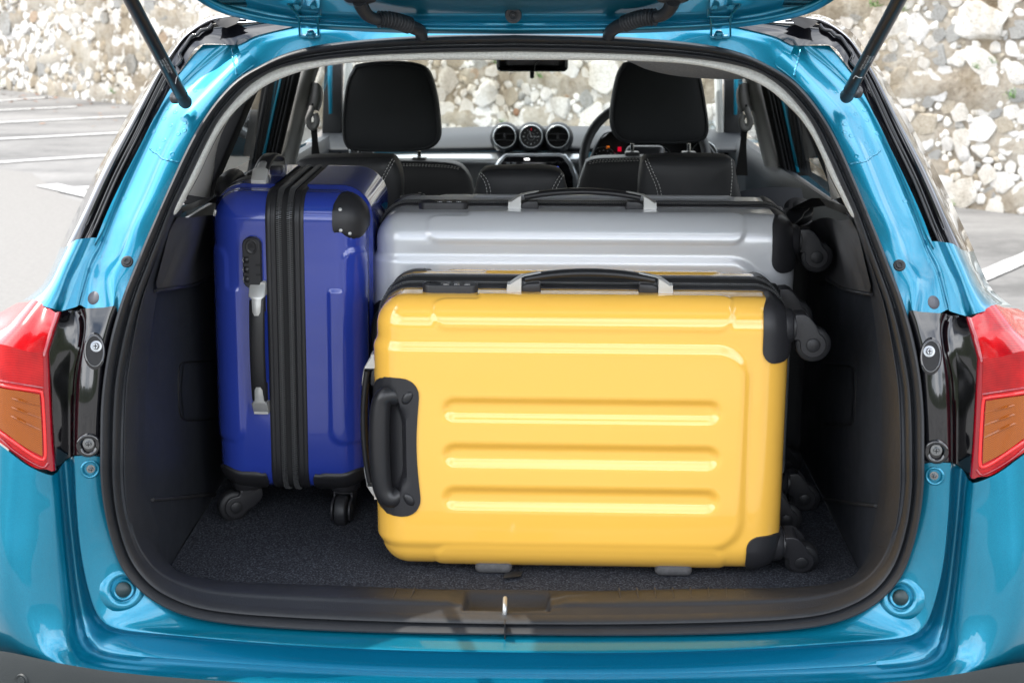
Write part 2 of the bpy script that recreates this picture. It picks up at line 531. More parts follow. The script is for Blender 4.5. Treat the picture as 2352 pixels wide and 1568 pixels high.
# stitched line along the top of the groove
st = MB()
for i in range(0, 118):
    for s in (0, .5):
        a = rows[10][i].lerp(rows[10][i+1], s); b = rows[10][i].lerp(rows[10][i+1], s+.32)
        b2 = rows[11][i].lerp(rows[11][i+1], s+.32); a2 = rows[11][i].lerp(rows[11][i+1], s)
        off = Vector((0, -.0012, 0))
        st.add([a+off, b+off, b2+off, a2+off], [(0, 1, 2, 3)])
st.merge(st.mirror())
tag(st.obj('seal_stitching', 'print_grey', seal), kind='stuff')

# --- body panels, left half measured then mirrored about the centre line
# lower tail panel: from the seal outwards over the flange, the gap and the bumper
low_i = [i for i, p in enumerate(so) if p.z < P(232, 1044, .012).z+.0005]
r0 = [so[i]+Vector((0, .004, 0)) for i in range(low_i[0], NS)]
def W(pts): return [P(a, b, c) for a, b, c in pts]
def fix(c):
    c = crom(c, 90); c[-1] = C0(c[-1]); return c
e = .03
rowsL = [
 r0,
 W([(204, 1046, .006), (207, 1100, .004), (209, 1160, .002), (222, 1250, 0), (243, 1325, -.004), (272, 1385, -.008), (320, 1422, -.01), (400, 1440, -.011), (520, 1451, -.012), (700, 1463, -.014), (950, 1473, -.016), (1172, 1478, -.016)]),
 W([(174, 1047, .0), (177, 1100, .0), (180, 1162, -.002), (190, 1262, -.006), (208, 1350, -.012), (232, 1412, -.018), (275, 1440, -.022), (400, 1456, -.026), (600, 1474, -.03), (783, 1485, -.033), (980, 1492, -.034), (1172, 1495, -.034)]),
 W([(169, 1048, .002), (172, 1100, .002), (175, 1163, .0), (185, 1264, -.003), (203, 1354, -.009), (228, 1417, -.015), (270, 1445, -.020), (400, 1460, -.024), (600, 1478, -.029), (783, 1489, -.032), (980, 1496, -.033), (1172, 1499, -.033)]),
 W([(163, 1050, .03), (166, 1100, .03), (169, 1163, .028), (180, 1266, .024), (197, 1358, .016), (222, 1422, .008), (262, 1452, -.002), (400, 1468, -.014), (600, 1485, -.022), (783, 1496, -.026), (980, 1503, -.027), (1172, 1506, -.027)]),
 W([(146, 1062, .034), (149, 1110, .032), (154, 1170, .03), (163, 1262, .026), (174, 1350, .02), (190, 1430, .012), (212, 1478, .0), (262, 1500, -.01), (400, 1512, -.012), (600, 1526, -.015), (783, 1536, -.017), (980, 1543, -.018), (1172, 1546, -.018)]),
 W([(134, 1080, .006), (139, 1120, .004), (144, 1178, .0), (151, 1262, -.008), (160, 1345, -.016), (172, 1425, -.024), (190, 1482, -.032), (240, 1509, -.038), (370, 1524, -.044), (600, 1540, -.05), (783, 1549, -.053), (980, 1556, -.055), (1172, 1558, -.055)]),
 W([(127, 1087, -.004), (132, 1125, -.007), (137, 1178, -.012), (144, 1262, -.02), (152, 1345, -.028), (161, 1425, -.037), (176, 1489, -.046), (228, 1519, -.053), (360, 1534, -.06), (600, 1549, -.067), (783, 1558, -.071), (980, 1565, -.073), (1172, 1568, -.073)]),
 W([(112, 1090, -.016), (112, 1130, -.02), (114, 1178, -.026), (118, 1262, -.035), (122, 1345, -.044), (130, 1425, -.054), (148, 1490, -.064), (205, 1527, -.071), (345, 1545, -.080), (600, 1560, -.088), (783, 1569, -.093), (980, 1576, -.096), (1172, 1579, -.096)]),
 W([(62, 1068, -.026), (58, 1130, -.034), (54, 1190, -.042), (52, 1262, -.052), (50, 1345, -.063), (56, 1425, -.072), (88, 1500, -.080), (165, 1548, -.086), (340, 1572, -.098), (600, 1592, -.108), (783, 1602, -.112), (980, 1609, -.114), (1172, 1612, -.114)]),
 W([(0, 1021, -.012), (-8, 1120, -.024), (-14, 1190, -.033), (-16, 1262, -.043), (-16, 1345, -.05), (-8, 1425, -.052), (35, 1505, -.048), (130, 1562, -.045), (330, 1600, -.06), (600, 1622, -.075), (783, 1632, -.08), (980, 1639, -.082), (1172, 1642, -.082)]),
 W([(-120, 930, .10), (-130, 1080, .09), (-134, 1180, .085), (-136, 1262, .08), (-132, 1345, .075), (-110, 1440, .075), (-40, 1540, .07), (100, 1610, .04), (330, 1650, .0), (600, 1670, -.02), (783, 1680, -.03), (980, 1688, -.032), (1172, 1690, -.032)]),
 W([(-230, 900, .34), (-236, 1060, .33), (-238, 1180, .33), (-238, 1262, .33), (-230, 1345, .33), (-200, 1460, .33), (-100, 1580, .30), (60, 1680, .22), (330, 1720, .12), (600, 1740, .08), (783, 1750, .06), (980, 1758, .05), (1172, 1760, .05)]),
]
rowsL = [fix(c) for c in rowsL]
mb = loft(rowsL, sub=4, lin=True); low_mb = mb
mbb = MB().merge(mb).merge(mb.mirror())
mbb.obj('rear_panel', 'teal_paint', car)
# D-pillar and shoulder: seal -> lit strip -> channel -> outer flange
ic = min(range(120), key=lambda i: (so[i]-Q(572, 165)).length)
up_i = [i for i in range(NS) if so[i].z > P(267, 735, .05).z-.012 and i >= ic]
s0 = [so[i]+Vector((0, .004, 0)) for i in up_i]
def U(pts, off): return [Q(x, y, off) for x, y in pts]
pil = [
 s0,
 U([(588, 142), (510, 205), (455, 275), (418, 335), (388, 392), (355, 465), (322, 540), (294, 606), (272, 650), (262, 704)], -0.002),
 U([(574, 124), (492, 195), (432, 262), (400, 320), (377, 365), (343, 445), (308, 522), (282, 588), (256, 640), (255, 706)], -0.001),
 U([(563, 110), (476, 188), (414, 255), (386, 312), (364, 360), (330, 440), (296, 516), (270, 582), (238, 636), (238, 708)], 0.008),
 U([(552, 103), (466, 178), (400, 245), (366, 305), (342, 352), (308, 430), (274, 506), (246, 572), (218, 630), (205, 710)], 0.016),
 U([(532, 103), (454, 168), (390, 232), (358, 290), (334, 338), (298, 414), (264, 492), (236, 562), (210, 616), (184, 700)], 0.018),
 U([(508, 103), (442, 162), (385, 228), (352, 284), (328, 332), (292, 410), (258, 488), (230, 558), (202, 612), (176, 704)], 0.013),
 U([(466, 103), (424, 152), (380, 222), (348, 282), (322, 334), (280, 416), (244, 492), (216, 560), (184, 620), (150, 712)], 0.012),
]
up = loft(pil, n=70, sub=4)
# teal foot of the pillar, flaring out to the lamp
foot = loft([
 [v for v in crom(pil[-1], 70) if v.z < Q(224, 545, .012).z],
 U([(208, 546), (198, 568), (185, 595), (166, 632), (148, 680), (138, 714)], .008),
 U([(190, 548), (178, 572), (164, 602), (148, 640), (130, 686), (122, 709)], -.003),
 U([(172, 552), (162, 575), (147, 606), (130, 645), (108, 688), (98, 702)], .0),
 W([(152, 566, .14), (146, 580, .135), (130, 612, .125), (110, 652, .112), (86, 682, .105), (76, 688, .105)]),
 W([(140, 566, .28), (134, 580, .28), (120, 612, .27), (98, 652, .26), (62, 684, .25), (40, 694, .25)]),
], n=30, sub=4)
# over the top: teal roof rail gutter between the seal and the tailgate edge
top_i = [i for i in range(NS) if i <= ic+3]
t0 = [so[i]+Vector((0, .004, 0)) for i in reversed(top_i)]
top = loft([
 t0,
 W([(556, 138, .300), (600, 108, .303), (680, 86, .307), (760, 76, .312), (900, 72, .318), (1181, 70, .32)]),
 W([(552, 122, .303), (598, 96, .307), (680, 78, .310), (760, 70, .315), (900, 66, .32), (1181, 64, .325)]),
 W([(548, 112, .306), (596, 86, .310), (680, 68, .316), (760, 62, .322), (900, 58, .328), (1181, 56, .33)]),
 W([(545, 104, .310), (595, 78, .315), (690, 58, .322), (760, 52, .335), (900, 48, .345), (1181, 46, .35)]),
], n=60, sub=3)
side = MB().merge(up).merge(foot).merge(top)
MB().merge(side).merge(side.mirror()).obj('pillar_panel', 'teal_paint', car)
# welded seam and the soft pressed bulge on the shoulder
# black glossy gutter, glass edge and outer rail
blk = loft([
 W([(690, 58, .318), (590, 82, .309), (545, 103, .307), (462, 103, .305), (424, 150, .298), (387, 205, .272), (333, 317, .219), (283, 417, .173), (240, 520, .128), (217, 562, .110)]),
 W([(690, 54, .322), (580, 74, .313), (530, 86, .313), (452, 92, .312), (410, 146, .300), (378, 203, .284), (326, 312, .243), (276, 412, .20), (232, 515, .154), (208, 565, .132)]),
 W([(690, 50, .324), (575, 66, .318), (520, 72, .318), (444, 84, .316), (404, 140, .302), (373, 200, .284), (321, 308, .242), (271, 408, .20), (226, 511, .152), (201, 566, .13)]),
 W([(690, 47, .325), (570, 58, .32), (510, 62, .32), (438, 80, .318), (400, 136, .303), (369, 196, .285), (317, 304, .243), (266, 404, .20), (220, 508, .152), (194, 567, .13)]),
 W([(690, 45, .325), (566, 52, .32), (500, 54, .32), (434, 77, .318), (397, 130, .306), (364, 190, .290), (312, 296, .250), (260, 396, .208), (212, 502, .160), (180, 569, .135)]),
], n=60, sub=3)
both('glass_gutter', blk, 'black_paint', car)
rail = loft([
 W([(566, 50, .322), (500, 52, .322), (436, 82, .316), (400, 130, .306), (366, 188, .290), (314, 294, .250), (262, 394, .208), (214, 500, .160), (182, 569, .135)]),
 W([(566, 47, .318), (498, 46, .318), (432, 79, .312), (394, 128, .302), (360, 183, .286), (306, 290, .246), (254, 390, .204), (202, 497, .156), (170, 570, .131)]),
 W([(566, 44, .325), (494, 41, .325), (430, 77, .322), (391, 125, .312), (357, 176, .30), (302, 278, .262), (246, 378, .222), (194, 484, .178), (150, 571, .150)]),
 W([(566, 36, .40), (490, 34, .40), (424, 70, .40), (386, 118, .40), (350, 168, .39), (292, 268, .36), (236, 368, .33), (182, 474, .30), (138, 566, .27)]),
], n=60, sub=3)
both('outer_rail', rail, 'black_paint', car)
for dx, hh in ((0, 0), (9, .002)):
    ribs = tube(W([(399-dx, 150, .297), (371-dx, 200, .281), (319-dx, 308, .239), (269-dx, 408, .197), (224-dx, 511, .149), (200-dx, 560, .128)]), .0016, 8, 50)
    both('glass_seal_rib', ribs, 'rubber', car)
# roof end cap
rc = W([(496, 50, .30), (505, 57, .30), (520, 60, .30), (540, 52, .302), (548, 42, .305), (530, 40, .31), (505, 43, .31)])
capm = MB(); n = len(rc); capm.add(rc+[p+Vector((0, .03, 0)) for p in rc], [tuple(range(n))]+[(i, (i+1) % n, (i+1) % n+n, i+n) for i in range(n)])
both('roof_rail_cap', capm, 'deep_black', car, bev=.003)
# pressed wavy ridge in the gloss black corner
both('pressed_ridge', tube(W([(488, 55, .316), (478, 66, .314), (462, 70, .312), (452, 80, .310), (440, 84, .31), (424, 106, .306), (412, 124, .30), (416, 138, .297), (405, 152, .293)]), .003, 8, 40), 'black_paint', car)

# black glossy lamp panel between seal and lamp
b_i = [i for i in range(NS) if P(267, 722, .05).z > so[i].z > P(232, 1047, .012).z and i > 60]
bs = [so[i]+Vector((0, .006, 0)) for i in b_i]
bp = loft([
 bs,
 W([(266, 704, .046), (252, 740, .04), (240, 790, .032), (231, 850, .024), (225, 930, .014), (223, 1044, .008)]),
 W([(238, 706, .044), (226, 742, .038), (214, 790, .028), (206, 850, .018), (202, 930, .008), (202, 1044, .003)]),
 W([(200, 708, .044), (202, 742, .038), (196, 790, .028), (186, 850, .020), (181, 930, .010), (181, 1044, .004)]),
 W([(186, 709, .050), (195, 742, .042), (189, 790, .032), (177, 850, .026), (172, 930, .016), (171, 1044, .008)]),
 W([(183, 710, .062), (192, 744, .054), (187, 792, .044), (174, 852, .038), (169, 930, .028), (168, 1046, .02)]),
 W([(178, 711, .080), (187, 745, .072), (183, 793, .062), (170, 853, .055), (165, 930, .046), (164, 1047, .036)]),
 W([(160, 713, .074), (158, 750, .064), (150, 798, .054), (146, 858, .048), (146, 938, .040), (150, 1056, .032)]),
 W([(141, 716, .06), (127, 758, .05), (113, 808, .04), (116, 870, .034), (121, 980, .028), (130, 1076, .022)]),
], n=50, sub=3)
gp = both('lamp_surround', bp, 'black_paint', car)

# ---- BVH of the body so that small fittings sit on the metal
allb = MB().merge(low_mb).merge(side).merge(bp).merge(blk)
BV = BVHTree.FromPolygons([tuple(v) for v in allb.v], allb.f)
def hit(px, py, d=.05):
    r = ray(px, py).normalized()
    loc, nrm, idx, dist = BV.ray_cast(CAM, r)
    if loc is None: loc = Q(px, py); nrm = Vector((0, -1, .2))
    if nrm.dot(r) > 0: nrm = -nrm
    return loc, nrm
def fitting(name, px, py, mb, m, parent=car, lift=0.0, **k):
    loc, nrm = hit(px, py)
    mb = align(mb, loc+nrm*lift, nrm)
    return both(name, mb, m, parent, **k)
# round plugs on the pillar
a, b = fitting('trim_clip', 292, 601, lathe([(0, .003), (.0025, .003), (.0032, .0045), (.005, .0045), (.0055, .002), (.0075, .002), (.0085, .0015), (.0092, 0)], 24), 'rubber')
fitting('panel_plug', 215, 684, lathe([(0, .0012), (.0095, .0012), (.0104, .0)], 28), 'cap_grey')
# screws
def screw(px, py, r, m='brushed_metal', par=None):
    loc, nrm = hit(px, py)
    fl = lathe([(0, .003), (r*.55, .003), (r*.62, .0012), (r, .001), (r*1.02, -.001)], 28)
    hexh = lathe([(0, .0075), (r*.5, .0075), (r*.58, .006), (r*.58, .001)], 6)
    cross = box(-r*.38, r*.38, -.0078, -.006, -r*.09, r*.09).merge(box(-r*.09, r*.09, -.00785, -.006, -r*.38, r*.38))
    for o in both('screw', align(fl.merge(hexh), loc, nrm), m, car):
        mbx = align(MB().merge(cross), loc, nrm)
        if o.name.endswith('1') or o.get('mir'): pass
        (mbx if o.data.vertices[0].co.x < 0 else mbx.mirror()).obj('screw_slot', 'deep_black', o)
# dark oval pockets around the two upper screws
fitting('screw_pocket', 217, 806, lathe([(.012, -.001), (.0125, .0016), (.0145, .0018), (.0158, .0)], 36).xf(Matrix.Diagonal((1.0, 1, 1.75, 1))), 'black_paint')
fitting('screw_pocket', 217, 806, lathe([(0, .0003), (.0135, .0004)], 30).xf(Matrix.Diagonal((1.0, 1, 1.75, 1))), 'deep_black')
fitting('screw_pocket', 203, 1022, lathe([(.010, .0005), (.0125, .003), (.0145, .0035), (.017, .003), (.0185, 0)], 36), 'black_paint')
screw(221, 795, .0082, 'screw_steel'); screw(203, 1018, .0082, 'screw_steel'); screw(208, 1076, .0062, 'screw_steel')
fitting('pressed_dimple', 207, 1077, lathe([(.0085, .0005), (.0095, -.0005), (.0115, .0018), (.0132, .0018), (.0145, 0)], 36), 'teal_paint')
# buffer dimples low on the corner
fitting('pressed_dimple', 283, 1353, lathe([(.0185, .0008), (.0215, .0032), (.025, .0035), (.030, .0022), (.035, -.0008)], 44), 'teal_paint')
fitting('rubber_buffer', 283, 1353, lathe([(0, .003), (.0115, .003), (.0128, .0045), (.0145, .0048), (.016, .002), (.0185, .0)], 36), 'teal_paint')
fitting('buffer_plug', 283, 1353, lathe([(0, .0042), (.0108, .0042), (.0118, .003)], 36), 'dark_cap', lift=.0005)
# spot welds
wl = [(450, 209), (424, 282), (409, 308), (376, 322), (353, 302), (364, 343), (392, 288), (403, 258), (338, 321), (327, 349), (383, 249), (377, 272), (395, 354), (296, 416), (266, 484), (236, 550), (228, 590), (205, 621), (540, 124), (285, 455), (423, 300)]
for px, py in wl:
    loc, nrm = hit(px, py)
    weld = MB().merge(align(lathe([(0, .0003), (.002, .0003), (.0028, .0004), (.0036, .00035), (.0044, -.0003)], 14), loc, nrm))
    both('spot_weld', weld, 'teal_paint', car)
both('weld_seam', tube([hit(x, y)[0] for x, y in ((530, 112), (533, 125), (536, 140), (541, 160), (543, 172))], lambda t: .0016+.0005*math.sin(t*40), 8, 20), 'teal_paint', car)
# seam across the pillar
pts = [hit(x, y)[0] for x, y in ((344, 341), (352, 349), (362, 354), (372, 364), (384, 368), (400, 370), (414, 374))]
both('weld_seam', tube(pts, lambda t: .0014+.0004*math.sin(t*55), 8, 50), 'teal_paint', car)
# lower black bumper skirt with parking sensors
sk = loft([
 W([(-240, 1440, .30), (-110, 1480, .05), (-30, 1500, -.045), (40, 1512, -.072), (133, 1532, -.095), (230, 1547, -.105), (333, 1558, -.115), (460, 1568, -.122), (700, 1582, -.13), (950, 1592, -.135), (1176, 1595, -.135)]),
 W([(-250, 1460, .29), (-115, 1495, .035), (-32, 1512, -.062), (40, 1524, -.09), (133, 1544, -.112), (230, 1560, -.122), (333, 1572, -.132), (460, 1582, -.14), (700, 1597, -.148), (950, 1607, -.152), (1176, 1610, -.152)]),
 W([(-250, 1700, .29), (-115, 1760, .035), (-32, 1780, -.062), (40, 1790, -.08), (133, 1800, -.1), (230, 1810, -.11), (333, 1820, -.12), (460, 1830, -.13), (700, 1840, -.14), (950, 1850, -.14), (1176, 1850, -.14)]),
 W([(-240, 2100, .35), (-100, 2100, .12), (0, 2100, .05), (60, 2100, .02), (133, 2100, 0), (230, 2100, 0), (333, 2100, 0), (460, 2100, 0), (700, 2100, 0), (950, 2100, 0), (1176, 2100, 0)]),
], n=60, sub=3)
sk.merge(sk.mirror()); skirt = sk.obj('bumper_skirt', 'bumper_plastic', car)
BV2 = BVHTree.FromPolygons([tuple(v) for v in sk.v], sk.f)
loc, nrm, _, _ = BV2.ray_cast(CAM, ray(51, 1562).normalized())
if nrm.y > 0: nrm = -nrm
both('parking_sensor', align(lathe([(0, .003), (.006, .003), (.0068, .0015), (.008, .0015), (.0095, .003), (.011, .0005)], 30), loc, nrm), 'bumper_plastic', car)

# ------------------------------------------------------------------ tail lamps
def lamp(sign):
    par = link('tail_lamp', None, car)
    def put(mbx, name, m, p=par, **k):
        return (mbx if sign < 0 else mbx.mirror()).obj(name, m, p, **k)
    def cols(cs, nn=8):
        out = []
        for c in cs:
            o = []
            for a, b in zip(c, c[1:]):
                for k in range(nn): o.append(a.lerp(b, k/nn))
            o.append(c[-1]); out.append(o)
        return loft(out, sub=5, lin=True)
    rim = cols([W([(143, 716, .075), (130, 762, .068), (116, 808, .058), (121, 900, .05), (126, 1000, .04), (131, 1080, .035)]),
                W([(141, 716, .04), (127, 761, .028), (113, 809, .012), (117, 900, .006), (122, 1000, .0), (128, 1079, -.004)]),
                W([(134, 716, .032), (119, 761, .018), (106, 810, .002), (109, 900, -.004), (114, 1000, -.01), (119, 1082, -.014)]),
                W([(127, 718, .034), (112, 762, .018), (99, 811, .0), (101, 900, -.006), (105, 1000, -.012), (109, 1078, -.016)])])
    put(rim, 'lamp_rim', 'red_lens_dark')
    upper = cols([W([(127, 718, .035), (112, 762, .019), (99, 811, .001)]),
                  W([(109, 706, .052), (82, 756, .02), (60, 806, -.012)]),
                  W([(79, 688, .072), (38, 742, .032), (0, 790, -.014)]),
                  W([(62, 694, .13), (0, 752, .10), (-70, 790, .06)]),
                  W([(40, 696, .26), (-60, 752, .24), (-150, 800, .22)])])
    put(upper, 'upper_lens', 'red_lens')
    lower = cols([W([(99, 811, .001), (101, 893, -.005), (105, 1000, -.012), (109, 1078, -.016)]),
                  W([(60, 806, -.012), (60, 893, -.018), (60, 990, -.020), (70, 1069, -.02)]),
                  W([(0, 790, -.014), (0, 878, -.018), (0, 950, -.016), (0, 1016, -.01)]),
                  W([(-70, 790, .06), (-75, 860, .055), (-78, 910, .055), (-80, 960, .06)]),
                  W([(-150, 800, .22), (-155, 850, .22), (-160, 880, .22), (-165, 910, .22)])])
    put(lower, 'lower_lens', 'red_lens')
    # amber indicator window, ribbed, inside a bright red bead
    bv = BVHTree.FromPolygons([tuple(v) for v in lower.v], lower.f)
    def on(x, y, h=.0):
        l, nn, _, _ = bv.ray_cast(CAM, ray(x, y).normalized())
        if l is None: l = P(x, y, -.015); nn = Vector((0, -1, 0))
        if nn.y > 0: nn = -nn
        return l+nn*h
    Lx = [(89, 905), (93, 960), (96, 1005), (97, 1046)]
    Rx = [(-60, 872), (-60, 900), (-60, 925), (-60, 945)]
    mid = [(0, 889), (0, 925), (0, 955), (0, 981)]
    mid2 = [(48, 897), (50, 945), (52, 985), (54, 1022)]
    am = loft([crom([on(*p, .003) for p in c], 14) for c in (Lx, mid2, mid, Rx)], sub=4, lin=True)
    put(am, 'amber_window', 'amber_lens')
    for k in range(3):
        f = (k+1)/4
        a = on(93, 905+f*110, .0022); b = on(30, 893+f*84, .0022); c = on(-50, 878+f*54, .0022)
        put(tube([a, b, c], .0012, 6, 14), 'window_rib', 'amber_lens')
    put(tube([on(*p, .001) for p in ((-60, 866), (0, 883), (50, 892), (88, 898), (96, 905), (100, 950), (103, 1005), (104, 1046), (98, 1055), (75, 1044), (30, 1012), (0, 990), (-50, 952))], .0026, 8, 90), 'lens_bead', 'red_glow')
    put(tube([on(*p, .001) for p in ((-60, 858), (0, 873), (50, 882), (98, 890))], .0015, 6, 30), 'lens_bead', 'red_lens_dark')
    put(tube([on(*p, .0) for p in ((112, 1062), (100, 1073), (70, 1060), (30, 1033), (0, 1006), (-50, 970))], .0022, 8, 40), 'lens_bead', 'red_lens_dark')
lamp(-1); lamp(1)

# ------------------------------------------------------------------ rest of the shell: roof, flanks, underbody (mostly out of frame)
roof = loft([
 [Vector((-.47, .40, 1.47)), Vector((-.3, .38, 1.505)), Vector((0, .37, 1.515))],
 [Vector((-.54, .8, 1.50)), Vector((-.3, .8, 1.56)), Vector((0, .8, 1.57))],
 [Vector((-.58, 1.7, 1.52)), Vector((-.3, 1.7, 1.57)), Vector((0, 1.7, 1.585))],
 [Vector((-.55, 2.6, 1.44)), Vector((-.3, 2.6, 1.47)), Vector((0, 2.6, 1.48))],
], n=16, sub=5)
MB().merge(roof).merge(roof.mirror()).obj('roof', 'black_paint', car)
rside = loft([
 [Vector((-.42, .33, 1.488)), Vector((-.50, .6, 1.495)), Vector((-.54, .9, 1.505)), Vector((-.57, 1.7, 1.515)), Vector((-.54, 2.6, 1.44))],
 [Vector((-.51, .36, 1.445)), Vector((-.575, .6, 1.44)), Vector((-.605, .9, 1.44)), Vector((-.625, 1.7, 1.43)), Vector((-.62, 2.62, 1.41))],
 [Vector((-.52, .38, 1.40)), Vector((-.585, .6, 1.40)), Vector((-.615, .9, 1.40)), Vector((-.635, 1.7, 1.40)), Vector((-.64, 2.64, 1.38))],
], n=24, sub=3)
both('roof_side', rside, 'black_paint', car)
qp = loft([
 [Vector((-.72, y, 1.00)) for y in (.12, .34, .56)],
 [Vector((-.675, y, 1.15)) for y in (.20, .38, .56)],
 [Vector((-.615, y, 1.30)) for y in (.28, .42, .56)],
 [Vector((-.545, y, 1.425)) for y in (.34, .46, .56)],
], n=6, sub=4)
both('quarter_panel', qp, 'deep_black', car)
flank = loft([
 [Vector((-.79, .33, 1.05)), Vector((-.80, 1.2, 1.05)), Vector((-.80, 2.2, 1.02)), Vector((-.80, 3.2, .98))],
 [Vector((-.88, .34, .75)), Vector((-.90, 1.2, .75)), Vector((-.90, 2.2, .75)), Vector((-.88, 3.4, .75))],
 [Vector((-.89, .33, .5)), Vector((-.88, 1.2, .35)), Vector((-.88, 2.2, .35)), Vector((-.86, 3.4, .45))],
], n=20, sub=3)
both('flank_panel', flank, 'teal_paint', car)
box(-.86, .86, .1, 3.9, .24, .34).obj('underbody', 'deep_black', car, smooth=False)
hood = loft([
 [Vector((-.8, 3.1, .99)), Vector((-.4, 3.15, 1.02)), Vector((0, 3.15, 1.03))],
 [Vector((-.82, 3.6, .95)), Vector((-.4, 3.6, .98)), Vector((0, 3.6, .99))],
 [Vector((-.78, 3.95, .8)), Vector((-.4, 4.0, .82)), Vector((0, 4.02, .83))],
 [Vector((-.78, 3.98, .35)), Vector((-.4, 4.05, .35)), Vector((0, 4.07, .35))],
], n=12, sub=3)
MB().merge(hood).merge(hood.mirror()).obj('bonnet', 'teal_paint', car)
for y in (.75, 3.25):
    for s in (-1, 1):
        wm = lathe([(0, .02), (.19, .02), (.21, .0), (.31, .0), (.325, -.03), (.325, -.19), (.2, -.21), (0, -.21)], 40)
        M = Matrix.Rotation(s*math.pi/2, 4, 'Z'); M.translation = (s*.86, y, .325)
        wo = wm.xf(M).obj('wheel', 'rubber', car)
        rm = lathe([(0, .03), (.04, .03), (.06, .022), (.17, .024), (.195, .03), (.2, .022)], 30).xf(M)
        rm.obj('rim', 'brushed_metal', wo)
# ================================================================== TAILGATE, STRUTS, HINGES, HOSES
gate = link('tailgate', None, car)
g = [
 W([(426, -16, .235), (493, 24, .262), (567, 46, .278), (667, 62, .290), (784, 71, .296), (950, 77, .30), (1181, 79, .302)]),
 W([(430, -20, .228), (495, 20, .256), (568, 42, .272), (668, 58, .284), (784, 68, .290), (950, 73, .294), (1181, 75, .296)]),
 W([(438, -22, .222), (500, 14, .25), (570, 36, .264), (668, 52, .276), (784, 61, .282), (950, 67, .286), (1181, 69, .288)]),
 W([(446, -24, .226), (506, 9, .252), (574, 29, .266), (668, 45, .278), (784, 55, .284), (950, 60, .288), (1181, 62, .290)]),
 W([(450, -26, .232), (510, 5, .256), (576, 25, .270), (668, 41, .282), (784, 51, .288), (950, 56, .292), (1181, 58, .294)]),
 W([(458, -30, .228), (520, -2, .25), (585, 16, .262), (674, 32, .272), (784, 42, .278), (950, 46, .282), (1181, 47, .284)]),
 W([(430, -70, .16), (510, -34, .17), (585, -18, .18), (674, -8, .18), (784, 2, .182), (950, 4, .184), (1181, 4, .186)]),
]
g = [crom(c, 70) for c in g]
for c in g: c[-1] = C0(c[-1])
def gx(hx, y, z, n=70):
    return [Vector((-hx*(1-(k/(n-1))), y-.0*k, z)) for k in range(n)]
g += [gx(.66, .02, 1.585), gx(.70, -.06, 1.615)]
gm = loft(g, sub=3, lin=True)
MB().merge(gm).merge(gm.mirror()).obj('gate_panel', 'teal_paint', gate)
# window and lower skin of the raised gate (above the frame)
fr = MB()
for s in (-1, 1):
    fr.merge(loft([[Vector((s*.70, -.06, 1.615)), Vector((s*.70, -.52, 1.83))], [Vector((s*.53, -.06, 1.605)), Vector((s*.56, -.52, 1.825))]], n=6))
fr.merge(loft([[Vector((-.66, -.52, 1.83)), Vector((.66, -.52, 1.83))], [Vector((-.66, -.70, 1.90)), Vector((.66, -.70, 1.90))], [Vector((-.62, -.92, 1.96)), Vector((.62, -.92, 1.96))]], n=12, sub=3))
fr.obj('gate_trim', 'grained_plastic', gate)
loft([[Vector((-.54, -.06, 1.615)), Vector((.54, -.06, 1.615))], [Vector((-.57, -.52, 1.835)), Vector((.57, -.52, 1.835))]], n=6).obj('rear_window', 'tinted_glass', gate)
# outer skin above
loft([[Vector((-.44, .27, 1.53)), Vector((.44, .27, 1.53))], [Vector((-.56, .0, 1.64)), Vector((.56, .0, 1.64))]], n=12).obj('gate_skin', 'black_paint', gate)
loft([[Vector((-.69, -.52, 1.86)), Vector((.69, -.52, 1.86))], [Vector((-.69, -.8, 1.98)), Vector((.69, -.8, 1.98))], [Vector((-.64, -.94, 1.98)), Vector((.64, -.94, 1.98))]], n=12, sub=2).obj('gate_skin', 'teal_paint', gate)
GB = BVHTree.FromPolygons([tuple(v) for v in gm.v], gm.f)
def ghit(px, py):
    l, nn, _, _ = GB.ray_cast(CAM, ray(px, py).normalized())
    if l is None: return P(px, py, .24), Vector((0, -.6, -.8))
    r = ray(px, py)
    return l, (-nn if nn.dot(r) > 0 else nn)
l, nn = ghit(1176, 31)
l = C0(l)+Vector((0, -.012, -.002))
align(lathe([(0, .004), (.002, .004), (.003, .003), (.005, .0045), (.0065, .003), (.0085, .0035), (.010, .005), (.0118, .005), (.0128, .001)], 36), l, Vector((0, -1, -.15)), Vector((0, 0, 1))).obj('gate_grommet', 'rubber', gate)
